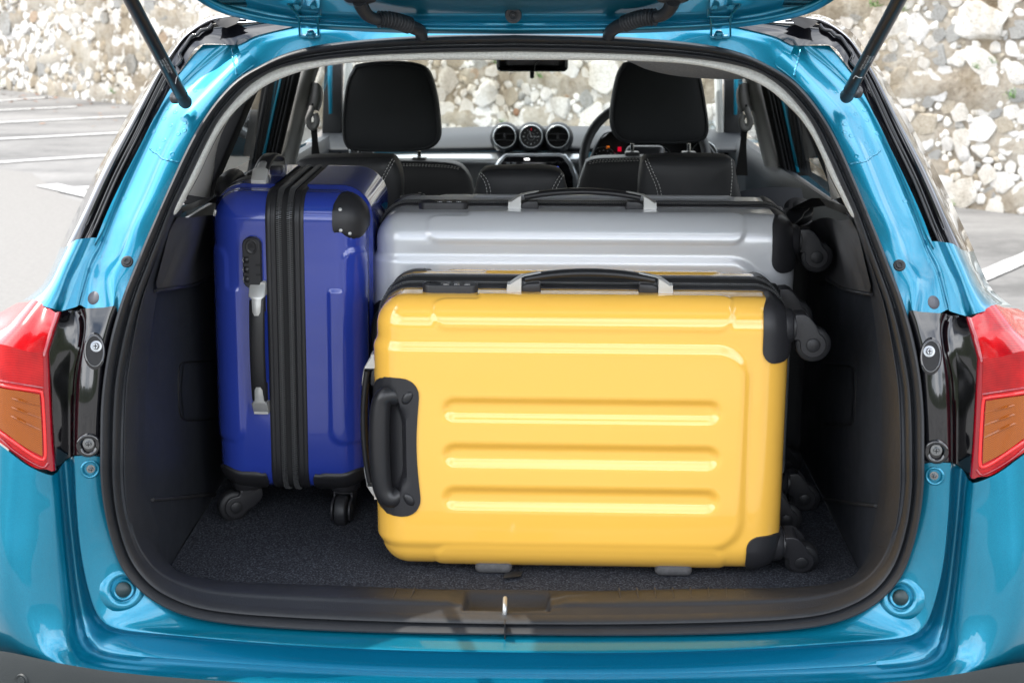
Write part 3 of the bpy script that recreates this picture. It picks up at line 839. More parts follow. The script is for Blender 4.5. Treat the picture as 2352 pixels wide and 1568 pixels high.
# hinges
def hinge(sign):
    par = link('hinge', None, car)
    def put(mbx, name, m='teal_paint', **k): return (mbx if sign < 0 else mbx.mirror()).obj(name, m, par, **k)
    yb = .295
    # body side U bracket
    for x0, xt in ((686, 686), (729, 729)):
        a = W([(x0-2.5, 33, .262), (x0+2.5, 33, .262), (x0+4.5, 84, yb), (x0-.5, 84, yb)])
        back = [p+Vector((0, .018, .002)) for p in a]
        put(MB().add(a+back, [(0, 1, 2, 3), (7, 6, 5, 4), (0, 4, 5, 1), (1, 5, 6, 2), (2, 6, 7, 3), (3, 7, 4, 0)]), 'hinge_arm', bev=.0008)
    a = W([(688, 82, yb-.004), (733, 82, yb-.004), (731, 87.5, yb-.004), (691, 87.5, yb-.004)])
    back = [p+Vector((0, .03, .004)) for p in a]
    put(MB().add(a+back, [(0, 1, 2, 3), (7, 6, 5, 4), (0, 4, 5, 1), (1, 5, 6, 2), (2, 6, 7, 3), (3, 7, 4, 0)]), 'hinge_foot', bev=.0008)
    p = P(714, 78, yb-.004)
    put(align(lathe([(0, .005), (.005, .005), (.006, .004), (.006, .001), (.008, .001), (.008, -.004)], 6), p, Vector((0, -.5, .85))), 'hinge_bolt')
    # pin and gate side plate
    p0, p1 = P(682, 38, .258), P(738, 38, .258)
    put(tube([p0, p1], .0018, 8, 4), 'hinge_pin')
    put(tube(W([(683, 38, .256), (682, 31, .252), (670, 19, .240), (661, 9, .232), (663, 2, .228), (672, -2, .225), (733, -2, .225), (740, 2, .228), (741, 9, .232), (734, 19, .240), (735, 31, .252), (736, 38, .256)]), .0024, 8, 70), 'hinge_plate')
    for x in (684, 720):
        q = P(x, 12, .232)
        put(align(lathe([(0, .007), (.004, .007), (.0048, .006), (.0048, .002), (.0068, .002), (.0072, -.012)], 6), q, Vector((0, -.75, -.3))), 'hinge_bolt')
hinge(-1); hinge(1)
# wiring hoses with bellows
def hose(sign, pts, bel, end, flange):
    par = link('cable_hose', None, car)
    tube(W(pts), lambda t: .0098+.001*math.cos(t*3), 14, 26).obj('hose_elbow', 'rubber', par)
    bpts = crom(W(bel), 120)
    tube(bpts, lambda t: .0116+.0016*math.cos(t*2*math.pi*10.5), 18).obj('bellows', 'rubber', par)
    tube(W(end), lambda t: .0105-.001*t, 14, 20, flat=1.0).obj('hose_boot', 'rubber', par)
    fl = align(lathe([(0, .004), (.017, .004), (.021, .003), (.0225, 0), (.021, -.004)], 30).xf(Matrix.Diagonal((1.1, 1, .8, 1))), P(*flange), Vector((0, -.35, -.9)), Vector((0, 1, 0)))
    fl.obj('hose_flange', 'rubber', par)
hose(-1, [(826, 2, .165), (831, 16, .175), (842, 33, .188), (858, 43, .198), (874, 46, .205)], [(870, 45, .204), (895, 46, .213), (920, 52, .225), (942, 60, .238)],
     [(938, 59, .236), (952, 65, .25), (964, 71, .265), (968, 80, .285), (968, 88, .31)], (827, -3, .16))
hose(1, [(1546, 2, .165), (1542, 14, .175), (1532, 28, .188), (1518, 37, .198), (1502, 40, .205)], [(1505, 40, .204), (1480, 41, .213), (1456, 47, .225), (1432, 56, .238)],
     [(1436, 55, .236), (1420, 61, .25), (1408, 68, .265), (1400, 77, .285), (1397, 86, .31)], (1546, -4, .16))
# gas struts
def strut(sign, b, t, txt):
    par = link('gas_strut', None, car)
    B = P(*b); T = P(*t); d = (T-B).normalized()
    tube([B+d*.022, B+d*.75], .0098, 20, 3).obj('strut_tube', 'smooth_plastic', par)
    tube([B+d*.02, B+d*.028, B+d*.034], lambda q: .0102-.001*q, 18).obj('strut_collar', 'rubber', par)
    tube([B+d*.03, B+d*.012, B-d*.002, B-d*.009, B-d*.012], lambda q: (.0096, .0088, .0108, .0092, .004)[int(round(q*4))], 18).obj('ball_socket', 'rubber', par)
    s = -1 if sign < 0 else 1
    sd = Vector((s, 0, 0))
    tube([B+Vector((0, -.002, .002)), B+sd*.012+Vector((0, .006, .003)), B+sd*.017+Vector((0, .014, .004))], .0062, 14, 8).obj('ball_stud', 'rubber', par)
    align(lathe([(.0, .003), (.0035, .003), (.005, .002), (.0075, .002), (.0095, .0), (.0095, -.004)], 26), B+sd*.0185+Vector((0, .010, .004)), Vector((sign*.45, -.85, .1))).obj('stud_washer', 'smooth_plastic', par)
    # small printed lines, facing the viewer
    tocam = (CAM-(B+d*.1)).normalized()
    nrm = (tocam-d*tocam.dot(d)).normalized()
    down = -d
    up2 = nrm.cross(down)     # text up direction
    M3 = Matrix((down, up2, nrm)).transposed()
    for k, line in enumerate(txt):
        if not line: continue
        off = (1.5-k)*.0036
        r = .0101
        pos0 = B+d*.148+up2*off+nrm*math.sqrt(r*r-off*off)
        cu = bpy.data.curves.new('strut_print', 'FONT')
        cu.body = line; cu.size = .0036; cu.extrude = 0; cu.resolution_u = 2
        o = bpy.data.objects.new('printed_line', cu); COL.objects.link(o); o.parent = par
        cu.materials.append(MAT['print_white'])
        # tilt around the tube
        n2 = (up2*off+nrm*math.sqrt(r*r-off*off)).normalized(); u2 = n2.cross(down)
        MM = Matrix((down, u2, n2)).transposed().to_4x4(); MM.translation = pos0
        o.matrix_world = MM
        bpy.context.view_layer.update()
        dg = bpy.context.evaluated_depsgraph_get()
        tm = bpy.data.meshes.new_from_object(o.evaluated_get(dg), depsgraph=dg)
        if not tm.materials: tm.materials.append(MAT['print_grey'])
        bpy.data.objects.remove(o)
        o = bpy.data.objects.new('printed_line', tm); COL.objects.link(o); o.parent = par
        o.matrix_world = MM
    # corner mark
    def onr(a, s_): return B+d*a+(up2*s_+nrm*math.sqrt(max(1e-8, .0101**2-s_**2)))
    q = 1 if sign < 0 else -1
    mk = tube([onr(.073, .0), onr(.083, .0045), onr(.083, .0085)], .0007, 6, 10)
    if sign > 0: mk = tube([onr(.070, -.0035), onr(.080, -.0025), onr(.080, .002), onr(.080, .007)], .0007, 6, 12)
    mk.obj('printed_mark', 'print_white', par)
strut(-1, (424, 232, .222), (300, 0, -.03), ['', 'DO NOT APPLY SIDE FORCE', '726487 0380N 120/14 A33', 'F7490 AMPO'])
strut(1, (1946, 219, .222), (2065, 0, -.03), ['F7490 AMPO', '726187 0380N 120/14 A37', 'DO NOT APPLY SIDE FORCE', ''])

# ================================================================== BOOT AND CABIN TRIM
ZF = .61
HI = [(1181, 138), (1000, 138), (870, 141), (783, 147), (705, 161), (645, 181), (603, 202), (560, 236), (528, 268), (497, 312), (472, 360), (446, 415), (424, 455), (404, 492), (394, 497)]
u_i = [i for i in range(NS) if si[i].z > P(393, 497, .12).z]
hl0 = [si[i]+Vector((0, .006, 0)) for i in u_i]; hl0 = crom(hl0, 80)
hl1 = crom([Q(*p, .030) for p in HI], 80); hl1[0] = C0(hl1[0]); hl0[0] = C0(hl0[0])
hl15 = [a.lerp(b, .55)+Vector((0, -.006, 0)) for a, b in zip(hl0, hl1)]
hl2 = [p+Vector((.0, .03, .004)) for p in hl1]
hm = loft([hl0, hl15, hl1, hl2], sub=3, lin=True)
MB().merge(hm).merge(hm.mirror()).obj('headliner_edge', 'headliner_cloth', car)
# ceiling
cl = loft([[Vector((0, .33, 1.46)), Vector((-.35, .33, 1.45)), Vector((-.55, .33, 1.41))],
           [Vector((0, 1.2, 1.49)), Vector((-.35, 1.2, 1.48)), Vector((-.60, 1.2, 1.43))],
           [Vector((0, 2.55, 1.42)), Vector((-.35, 2.55, 1.41)), Vector((-.58, 2.5, 1.38))]], n=20, sub=5)
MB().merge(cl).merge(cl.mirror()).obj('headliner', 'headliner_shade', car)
# sagging fold of lining on the right side
sag = loft([W([(1436, 138, .42), (1520, 136, .42), (1620, 137, .42), (1720, 142, .42), (1790, 158, .42)]),
            W([(1442, 141, .5), (1500, 158, .5), (1580, 170, .52), (1680, 172, .52), (1785, 160, .5)]),
            W([(1446, 142, .6), (1490, 160, .6), (1560, 174, .62), (1660, 181, .62), (1730, 178, .62), (1786, 160, .6)]),
            W([(1446, 138, .8), (1500, 140, .8), (1580, 146, .8), (1660, 150, .8), (1730, 148, .8), (1786, 146, .8)])], n=30, sub=5)
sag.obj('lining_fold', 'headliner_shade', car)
# C pillar trim, warm grey, behind the seal
cp = loft([[p+Vector((0, .02, 0)) for p in crom([Q(x, y, .03) for x, y in ((585, 214), (528, 268), (497, 312), (472, 360), (446, 415), (425, 452))], 24)],
           W([(560, 222, .62), (530, 262, .62), (512, 300, .62), (497, 345, .62), (488, 400, .62), (478, 455, .62)]),
           W([(558, 224, .66), (529, 262, .66), (511, 300, .66), (496, 345, .66), (487, 400, .66), (477, 455, .66)])], n=24, sub=4)
both('rear_pillar_trim', cp, 'pillar_trim', car)
# inner ring of black trim inside the seal, down both sides and along the sill
IR = [(404, 492), (392, 520), (376, 572), (356, 640), (340, 700), (328, 780), (318, 870), (314, 960), (314, 1044), (318, 1120), (330, 1195), (352, 1255), (388, 1300), (440, 1322), (517, 1334), (640, 1340), (800, 1345), (980, 1352), (1172, 1354)]
d_i = [i for i in range(NS) if i >= u_i[-1]]
NI = 380
ir0 = crom([si[i]+Vector((0, .008, 0)) for i in d_i], NI)
k0 = [P(x, y, float(np.interp(y, [492, 700, 1044, 1200, 1300, 1354], [.17, .10, .07, .08, .115, .15]))) for x, y in IR]
ir2 = crom(k0, NI); ir2[-1] = C0(ir2[-1])
ir1 = [a.lerp(b, .5)+Vector((0, -.018, .012 if b.z < .75 else 0)) for a, b in zip(ir0, ir2)]
ir3 = [p+Vector((.0, .05, -.03 if p.z < .72 else 0)) for p in ir2]
im = loft([ir0, [a.lerp(b, .5) for a, b in zip(ir0, ir1)], ir1, ir2, ir3], sub=6, lin=True)
imf = MB().merge(im).merge(im.mirror())
for v in imf.v:
    if v.z < .70:
        w1 = 1-ss(.060, .070, abs(v.x+.006)); y_front, y_back = ir0[-1].y+.006, ir2[-1].y
        t = (v.y-y_front)/(y_back-y_front)
        v.z -= .024*w1*ss(.0, .12, t)*(1-ss(.80, .97, t))
        # broad step of the ledge on either side of the pocket
        w2 = ss(.095, .075, abs(v.x+.006))*(1-w1)
        v.z -= .004*w2*ss(.0, .3, t)*(1-ss(.8, 1, t))
sill = imf.obj('sill_trim', 'sill_plastic', car)
SV = BVHTree.FromPolygons([tuple(v) for v in imf.v], imf.f)
def shit(px, py):
    l, nn, _, _ = SV.ray_cast(CAM, ray(px, py).normalized())
    if l is None: return PZ(px, py, .63), Vector((0, -.3, .9))
    return l, (-nn if nn.dot(ray(px, py)) > 0 else nn)
# moulded ribs in the sill
for x in list(range(540, 960, 41))+list(range(1420, 1840, 41)):
    a, n1 = shit(x+2, 1349); b, n2 = shit(x-7 if x < 1176 else x+5, 1372)
    tube([a-n1*.0008, a.lerp(b, .5)-n1*.0002, b-n2*.0006], .0014, 6, 6).obj('sill_rib', 'grained_plastic', sill)

sy = si[-1].y
for x0 in (-.0085,):
    tube([Vector((x0, sy+.012, .595)), Vector((x0, sy+.012, .632)), Vector((x0, sy+.02, .640)), Vector((x0, sy+.045, .638)), Vector((x0, sy+.052, .60))], .0038, 10, 24).obj('striker', 'dull_steel', car)
# boot floor carpet with the small pull tab
fl_b = [Vector((-.555, .10, ZF)), Vector((0, .10, ZF)), Vector((.555, .10, ZF))]
grid([[Vector((-.58+1.16*k/40, .14+j*.8/30, ZF+.0006*math.sin(k*.7)*math.cos(j*.5))) for k in range(41)] for j in range(31)]).obj('boot_carpet', 'carpet', car)
t0 = PZ(1158, 1324, ZF+.004); t1 = PZ(1196, 1318, ZF+.004)
MB().add([PZ(1156, 1327, ZF+.007), PZ(1196, 1322, ZF+.007), PZ(1200, 1311, ZF+.002), PZ(1161, 1311, ZF+.002), PZ(1156, 1329, ZF+.004), PZ(1196, 1324, ZF+.004), PZ(1200, 1311, ZF), PZ(1161, 1311, ZF)],
   [(0, 1, 2, 3), (0, 4, 5, 1), (1, 5, 6, 2), (0, 3, 7, 4)]).obj('carpet_tab', 'leather', car)
# ---- side linings of the boot (left half, mirrored)
def XP(px, py, X):
    d = ray(px, py); t = (X-CAM.x)/d.x
    return CAM+d*t
lining = loft([
 [p+Vector((.0, .01, 0)) for p in crom([P(x, y, float(np.interp(y, [492, 700, 1044, 1200], [.20, .13, .10, .10]))) for x, y in ((352, 660), (336, 720), (322, 800), (314, 900), (310, 1000), (314, 1100), (330, 1200), (352, 1262))], 30)],
 [Vector((-.582, .26, z)) for z in np.linspace(1.08, .61, 8)],
 [Vector((-.583, .45, z)) for z in np.linspace(1.07, .61, 8)],
 [Vector((-.58, .95, z)) for z in np.linspace(1.07, .61, 8)],
], n=30, sub=8)
both('side_lining', lining, 'grained_plastic', car)
LV = BVHTree.FromPolygons([tuple(v) for v in lining.v], lining.f)
def lh(px, py, h=.0015):
    l, nn, _, _ = LV.ray_cast(CAM, ray(px, py).normalized())
    if l is None: return None
    if nn.dot(ray(px, py)) > 0: nn = -nn
    return l+nn*h
def lline(pts, h): return [q for q in (lh(x, y, h) for x, y in pts) if q is not None]
led = lline([(346, 1147), (375, 1145), (410, 1142), (440, 1139), (470, 1136), (490, 1134)], .003)
both('lining_ledge', tube(led, .0032, 8, 40), 'grained_plastic_grey', car)
ft = [lline(r_, .0025) for r_ in ([(352, 1152), (400, 1148), (440, 1145), (486, 1141)], [(366, 1195), (405, 1192), (435, 1190), (468, 1186)], [(392, 1255), (412, 1252), (424, 1250), (436, 1248)])]
if all(len(r_) > 2 for r_ in ft): both('lining_recess_shade', loft(ft, n=16, sub=4), 'smooth_plastic', car)  # darker sheet laid over the lining; the recess shade is in its colour
hb = lline([(492, 826), (460, 829), (425, 832), (414, 838), (410, 850), (409, 900), (412, 945), (418, 960), (432, 965), (465, 964), (494, 962)], .0005)
both('hatch_joint', tube(hb, .0018, 6, 60), 'deep_black', car)
hp = [lline(r_, .0022) for r_ in ([(490, 832), (460, 835), (419, 840)], [(490, 895), (455, 895), (415, 895)], [(490, 956), (460, 958), (420, 957)])]
both('access_hatch', loft(hp, n=12, sub=3), 'grained_plastic', car)
# shoulder moulding above (the lighter bulge under the belt line)
sh = loft([
 W([(408, 498, .17), (390, 530, .155), (374, 590, .13), (358, 650, .11)]),
 W([(440, 500, .26), (418, 535, .20), (398, 585, .17), (366, 664, .13)]),
 W([(455, 498, .34), (445, 540, .28), (430, 590, .24), (402, 660, .20)]),
 W([(490, 494, .61), (470, 545, .57), (452, 600, .52), (448, 652, .49)]),
 W([(520, 500, .73), (505, 560, .69), (490, 610, .63), (488, 636, .61)]),
 W([(560, 520, .89), (550, 580, .86), (530, 620, .80), (520, 650, .76)]),
], n=20, sub=5)
both('shoulder_moulding', sh, 'grained_plastic_grey', car)
both('moulding_lip', tube(W([(356, 668, .115), (402, 661, .195), (448, 653, .48), (488, 634, .60)]), .003, 8, 30), 'smooth_plastic', car)
shelf = loft([[P(397, 497, .19), P(440, 480, .24), P(470, 470, .30)], [P(430, 470, .45), P(480, 455, .50), P(520, 450, .55)], [Vector((-.62, .95, 1.12)), Vector((-.55, .95, 1.1)), Vector((-.5, .95, 1.08))]], n=10, sub=3)
both('side_shelf', shelf, 'deep_black', car)
# parcel shelf bracket block
# ---- cabin side walls below the windows
wall = loft([[Vector((-.70, .30, 1.10)), Vector((-.71, .9, 1.08)), Vector((-.71, 1.9, 1.055)), Vector((-.71, 3.0, 1.03))],
             [Vector((-.66, .30, 1.095)), Vector((-.67, .9, 1.075)), Vector((-.66, 1.9, 1.05)), Vector((-.66, 3.0, 1.02))],
             [Vector((-.66, .30, .9)), Vector((-.66, .9, .85)), Vector((-.66, 1.9, .85)), Vector((-.66, 3.0, .85))],
             [Vector((-.68, .30, .5)), Vector((-.68, .9, .35)), Vector((-.68, 1.9, .35)), Vector((-.68, 3.0, .35))]], n=30, sub=3)
both('door_trim', wall, 'dash_soft', car)
def pane(y0, y1, name, m, x0=.71, x1=.63, z0=1.05, z1=1.44):
    mm = MB().add([(-x0, y0, z0), (-x0, y1, z0), (-x1, y1, z1), (-x1, y0, z1)], [(0, 1, 2, 3)])
    return both(name, mm, m, car, smooth=False)
pane(1.02, 1.98, 'rear_side_window', 'tinted_glass', z0=1.075)
pane(.50, .92, 'quarter_window', 'tinted_glass', .68, .60, z0=1.13)
pane(2.16, 3.0, 'front_side_window', 'clear_glass')
def slat(a, b, c, d, th, name, m, bev=.004, par=car):
    """four-cornered slab seen from behind, with thickness th along +Y"""
    f = [a, b, c, d]; k = [p+Vector((0, th, 0)) for p in f]
    mm = MB().add(f+k, [(0, 1, 2, 3), (7, 6, 5, 4), (0, 4, 5, 1), (1, 5, 6, 2), (2, 6, 7, 3), (3, 7, 4, 0)])
    return both(name, mm, m, par, bev=bev)
slat(P(605, 150, 1.0), P(450, 150, 1.0), P(420, 470, 1.0), P(468, 470, 1.0), .08, 'rear_door_pillar', 'deep_black')
slat(P(605, 176, 1.93), P(692, 150, 1.93), P(632, 400, 1.93), P(566, 400, 1.93), .03, 'door_frame', 'deep_black')
slat(P(612, 186, 1.9), P(620, 180, 1.9), P(577, 398, 1.9), P(570, 398, 1.9), .02, 'door_seal', 'rubber')
slat(P(643, 176, 1.9), P(649, 172, 1.9), P(601, 392, 1.9), P(594, 392, 1.9), .02, 'door_edge', 'teal_paint', bev=.001)
for k in range(3):
    slat(P(655+k*9, 170-k*2, 1.91), P(659+k*9, 169-k*2, 1.91), P(609+k*8, 395, 1.91), P(605+k*8, 395, 1.91), .01, 'door_seal', 'rubber', bev=.0015)
# B pillar with belt anchor
bpil = loft([W([(680, 150, 2.06), (668, 205, 2.05), (650, 290, 2.03), (632, 380, 2.0)]),
             W([(684, 150, 2.02), (673, 205, 2.0), (655, 290, 1.98), (637, 380, 1.96)]),
             W([(706, 150, 2.0), (694, 205, 1.99), (676, 290, 1.97), (655, 380, 1.95)]),
             W([(728, 150, 2.03), (714, 205, 2.02), (696, 290, 2.0), (674, 380, 1.98)]),
             W([(736, 150, 2.14), (718, 205, 2.14), (701, 290, 2.12), (679, 380, 2.10)])], n=24, sub=4)
both('centre_pillar_trim', bpil, 'pillar_grey', car)
anc = loft([W([(713, 192, 2.03), (708, 210, 2.03), (704, 232, 2.02), (702, 252, 2.01)]),
            W([(722, 189, 2.0), (720, 210, 1.995), (716, 232, 1.99), (712, 253, 1.985)]),
            W([(734, 194, 2.0), (735, 212, 1.995), (732, 234, 1.99), (727, 254, 1.99)]),
            W([(741, 204, 2.04), (742, 216, 2.04), (740, 236, 2.04), (733, 256, 2.04)])], n=14, sub=3)
both('belt_height_adjuster', anc, 'belt_grey', car)
both('adjuster_slot', tube(W([(718, 238, 1.985), (715, 252, 1.98)]), .003, 6), 'deep_black', car)
both('belt_guide', tube(W([(717, 246, 1.98), (712, 262, 1.97), (708, 275, 1.97), (712, 290, 1.97), (722, 292, 1.97), (728, 276, 1.975), (724, 262, 1.98)]), .0085, 8, 30), 'belt_grey', car)
both('seat_belt', loft([W([(712, 284, 1.975), (716, 330, 1.96), (712, 400, 1.93)]), W([(728, 276, 1.98), (731, 330, 1.97), (742, 400, 1.95)])], n=14), 'belt_web', car)
# front door frame, A pillar, mirror outside
slat(P(745, 150, 2.95), P(784, 146, 2.95), P(784, 365, 2.95), P(737, 365, 2.95), .05, 'front_door_frame', 'deep_black')
slat(P(752, 150, 2.9), P(762, 148, 2.9), P(762, 262, 2.9), P(755, 262, 2.9), .03, 'door_edge', 'teal_paint', bev=.001)
slat(P(790, 140, 2.9), P(806, 140, 2.9), P(797, 360, 2.95), P(784, 360, 2.95), .06, 'screen_pillar', 'pillar_grey', bev=.01)
mirr = rbox(-.09, .09, -.04, .04, -.075, .075, .035, 5).xf(Matrix.Translation(P(574, 306, 2.75)))
both('door_mirror', mirr, 'smooth_plastic', car)
# ---- windscreen and interior mirror
sc = MB().add([(-.66, 3.15, 1.03), (.66, 3.15, 1.03), (.56, 2.55, 1.43), (-.56, 2.55, 1.43)], [(0, 1, 2, 3)])
sc.obj('windscreen', 'clear_glass', car, smooth=False)
im_ = link('interior_mirror', None, car)
a, b = P(1140, 120, 2.6), P(1305, 165, 2.6)
rbox(a.x, b.x, 2.58, 2.62, b.z, a.z, .016, 5).obj('mirror_housing', 'screen_black', im_)
tube(W([(1222, 164, 2.6), (1222, 178, 2.61)]), .007, 10).obj('mirror_switch', 'smooth_plastic', im_)
tube(W([(1235, 140, 2.62), (1235, 120, 2.68)]), .01, 10).obj('mirror_stalk', 'smooth_plastic', im_)
tube(W([(1238, 140, 2.572), (1229, 152, 2.572), (1228, 163, 2.574)]), .0015, 6, 8).obj('mirror_cable', 'smooth_plastic', im_)
# ---- dashboard
dash = link('dashboard', None, car)
def drow(pts): return W(pts)
dtop = loft([
 drow([(740, 302, 3.10), (900, 297, 3.12), (1010, 294, 3.13), (1180, 290, 3.14), (1350, 290, 3.13), (1440, 290, 3.12), (1700, 300, 3.10)]),
 drow([(740, 304, 2.98), (900, 299, 3.0), (1010, 296, 3.0), (1180, 292, 3.0), (1350, 292, 3.0), (1440, 294, 3.0), (1700, 303, 2.98)]),
 drow([(740, 318, 2.84), (900, 314, 2.86), (1010, 310, 2.86), (1180, 304, 2.85), (1320, 306, 2.85), (1440, 308, 2.84), (1700, 318, 2.84)]),
 drow([(740, 340, 2.76), (900, 338, 2.76), (1010, 336, 2.76), (1180, 334, 2.75), (1320, 336, 2.75), (1440, 336, 2.76), (1700, 340, 2.76)]),
 drow([(740, 350, 2.75), (900, 350, 2.75), (1010, 349, 2.75), (1180, 347, 2.74), (1320, 349, 2.74), (1440, 350, 2.75), (1700, 350, 2.75)]),
], n=50, sub=5)
dtop.obj('dash_top', 'dash_soft', dash)
dsil = loft([
 drow([(790, 356, 2.77), (900, 352, 2.765), (1010, 350, 2.76), (1180, 348, 2.755), (1320, 349, 2.755), (1350, 349, 2.76)]),
 drow([(800, 362, 2.72), (900, 359, 2.72), (1010, 357, 2.72), (1180, 356, 2.72), (1320, 356, 2.72), (1350, 356, 2.72)]),
 drow([(830, 378, 2.71), (900, 376, 2.71), (1010, 374, 2.705), (1180, 374, 2.70), (1320, 374, 2.70), (1350, 374, 2.71)]),
 drow([(900, 395, 2.74), (980, 394, 2.735), (1040, 390, 2.73), (1180, 388, 2.72), (1300, 392, 2.73), (1350, 392, 2.74)]),
 drow([(900, 460, 2.80), (980, 460, 2.80), (1040, 460, 2.80), (1180, 460, 2.80), (1300, 460, 2.80), (1350, 460, 2.80)]),
], n=40, sub=4)
dsil.obj('dash_inlay', 'dash_silver', dash)
# centre stack: silver bezel and dark display
def poly_panel(pts, Y, th, name, m, bev=.003, par=dash):
    f = [P(x, y, Y) for x, y in pts]; n = len(f); k = [p+Vector((0, th, 0)) for p in f]
    return MB().add(f+k, [tuple(range(n)), tuple(range(2*n-1, n-1, -1))]+[(i, i+n, (i+1) % n+n, (i+1) % n) for i in range(n)]).obj(name, m, par, bev=bev)
poly_panel([(1118, 420), (1128, 392), (1145, 368), (1160, 353), (1286, 352), (1300, 356), (1318, 380), (1328, 405), (1332, 470), (1112, 470)], 2.685, .05, 'stack_bezel', 'dash_silver', .006)
poly_panel([(1130, 414), (1137, 394), (1151, 373), (1163, 360), (1283, 359), (1294, 363), (1307, 382), (1316, 405), (1318, 470), (1128, 470)], 2.679, .02, 'stack_panel', 'screen_black', .002)
poly_panel([(1158, 372), (1290, 372), (1290, 392), (1158, 392)], 2.6765, .004, 'display', 'screen_black', .001)
poly_panel([(1204, 364), (1216, 364), (1216, 368), (1204, 368)], 2.674, .002, 'indicator_lamp', 'lamp_white', .0005)
poly_panel([(1272, 383), (1283, 383), (1283, 388), (1272, 388)], 2.674, .002, 'indicator_lamp', 'lamp_blue', .0005)
for q in ((1163, 374, 1172, 376), (1175, 374, 1185, 376), (1181, 385, 1186, 388), (1212, 385, 1217, 388), (1198, 384, 1202, 388), (1226, 377, 1229, 379)):
    poly_panel([(q[0], q[1]), (q[2], q[1]), (q[2], q[3]), (q[0], q[3])], 2.6745, .001, 'display_mark', 'print_grey', 0)
# vents and clock
def ring(px, py, Y, R, name, par, m='silver_ring', w=.0042):
    c = P(px, py, Y)
    mb = lathe([(R-w, -.004), (R-w, .003), (R-w*.5, .005), (R, .003), (R+.0015, -.004)], 44)
    return align(mb, c, Vector((-.02, -1, .18))).obj(name, m, par)
def dial(px, py, Y, R, name, par, m='dial_face', lift=-.002):
    c = P(px, py, Y)
    return align(lathe([(0, lift), (R, lift)], 40), c, Vector((-.02, -1, .18))).obj(name, m, par)
for x, nm in ((1159, 'v'), (1281, 'v')):
    vt = link('air_vent', None, dash)
    ring(x, 314, 2.70, .0375, 'vent_ring', vt)
    align(lathe([(.0375, .002), (.044, -.006), (.049, -.03), (.05, -.06)], 40), P(x, 314, 2.70), Vector((-.02, -1, .18))).obj('vent_pod', 'dash_soft', vt)
    dial(x, 314, 2.70, .034, 'vent_well', vt, 'deep_black', -.02)
    for dz in (-.011, .009):
        c = P(x, 314, 2.70)
        align(rbox(-.030, .030, -.002, .02, dz-.0016, dz+.0016, .0012, 2), c, Vector((-.02, -1, .18))).obj('vent_blade', 'smooth_plastic', vt)
    align(rbox(-.004, .004, -.003, .01, -.006, .008, .001, 2), P(x, 314, 2.70), Vector((-.02, -1, .18))).obj('vent_tab', 'smooth_plastic', vt)
ck = link('dash_clock', None, dash)
ring(1220, 314, 2.70, .0375, 'clock_ring', ck)
align(lathe([(.0375, .002), (.044, -.006), (.049, -.03), (.05, -.06)], 40), P(1220, 314, 2.70), Vector((-.02, -1, .18))).obj('clock_pod', 'dash_soft', ck)
dial(1220, 314, 2.70, .034, 'clock_face', ck)
cc = P(1220, 314, 2.70); cn = Vector((-.02, -1, .18))
tk = MB()
for h in range(12):
    a = rad(h*30)
    if h == 0: continue
    L_ = .0045 if h % 3 == 0 else .003
    b = box(-.0007-(.0007 if h % 3 == 0 else 0), .0007+(.0007 if h % 3 == 0 else 0), -.0008, 0, .0215, .0215+L_)
    tk.merge(b.xf(Matrix.Rotation(a, 4, 'Y')))
align(tk, cc, cn).obj('hour_marks', 'print_white', ck)
align(box(-.0009, .0009, -.0008, 0, .0195, .027), cc, cn).obj('twelve_mark', 'lamp_red', ck)
align(lathe([(.011, .001), (.0118, .001)], 30), cc, cn).obj('clock_circle', 'print_grey', ck)
align(box(-.0008, .0008, -.0016, -.0008, -.002, .019).xf(Matrix.Rotation(rad(-18), 4, 'Y')), cc, cn).obj('hour_hand', 'print_white', ck)
align(box(-.0007, .0007, -.0020, -.0012, -.002, .023).xf(Matrix.Rotation(rad(92), 4, 'Y')), cc, cn).obj('minute_hand', 'print_white', ck)
for x, y, Y in ((830, 354, 2.72), (1618, 354, 2.66)):
    vt = link('air_vent', None, dash)
    ring(x, y, Y, .040, 'vent_ring', vt, 'silver_ring', .003)
    dial(x, y, Y, .038, 'vent_well', vt, 'deep_black', -.015)
# instrument pod
pod = loft([W([(1352, 372, 2.74), (1372, 318, 2.76), (1400, 296, 2.78), (1500, 288, 2.78), (1600, 300, 2.78), (1650, 360, 2.76)]),
            W([(1352, 374, 2.60), (1372, 322, 2.60), (1400, 300, 2.60), (1500, 292, 2.60), (1600, 304, 2.60), (1650, 362, 2.60)]),
            W([(1358, 374, 2.60), (1377, 326, 2.60), (1402, 305, 2.60), (1500, 297, 2.60), (1596, 308, 2.60), (1644, 362, 2.60)])], n=30, sub=2)
pod.obj('instrument_hood', 'dash_soft', dash)
poly_panel([(1350, 380), (1372, 326), (1402, 304), (1500, 296), (1600, 306), (1650, 380)], 2.74, .01, 'instrument_panel', 'deep_black', 0)
for x, y, R in ((1386, 368, .052), (1516, 362, .045)):
    gd = link('gauge', None, dash)
    ring(x, y, 2.70, R*.82, 'gauge_ring', gd, 'silver_ring', .0018)
    tk = MB()
    for h in range(-5, 6):
        tk.merge(box(-.0022, .0022, -.001, 0, R*.58, R*.58+.0022).xf(Matrix.Rotation(rad(h*24), 4, 'Y')))
    align(tk, P(x, y, 2.70), cn).obj('gauge_marks', 'print_grey', gd)
poly_panel([(1419, 338), (1427, 338), (1427, 348), (1419, 348)], 2.72, .002, 'warning_lamp', 'lamp_red', 0)
poly_panel([(1393, 336), (1400, 336), (1400, 341), (1393, 341)], 2.72, .002, 'warning_lamp', 'lamp_orange', 0)
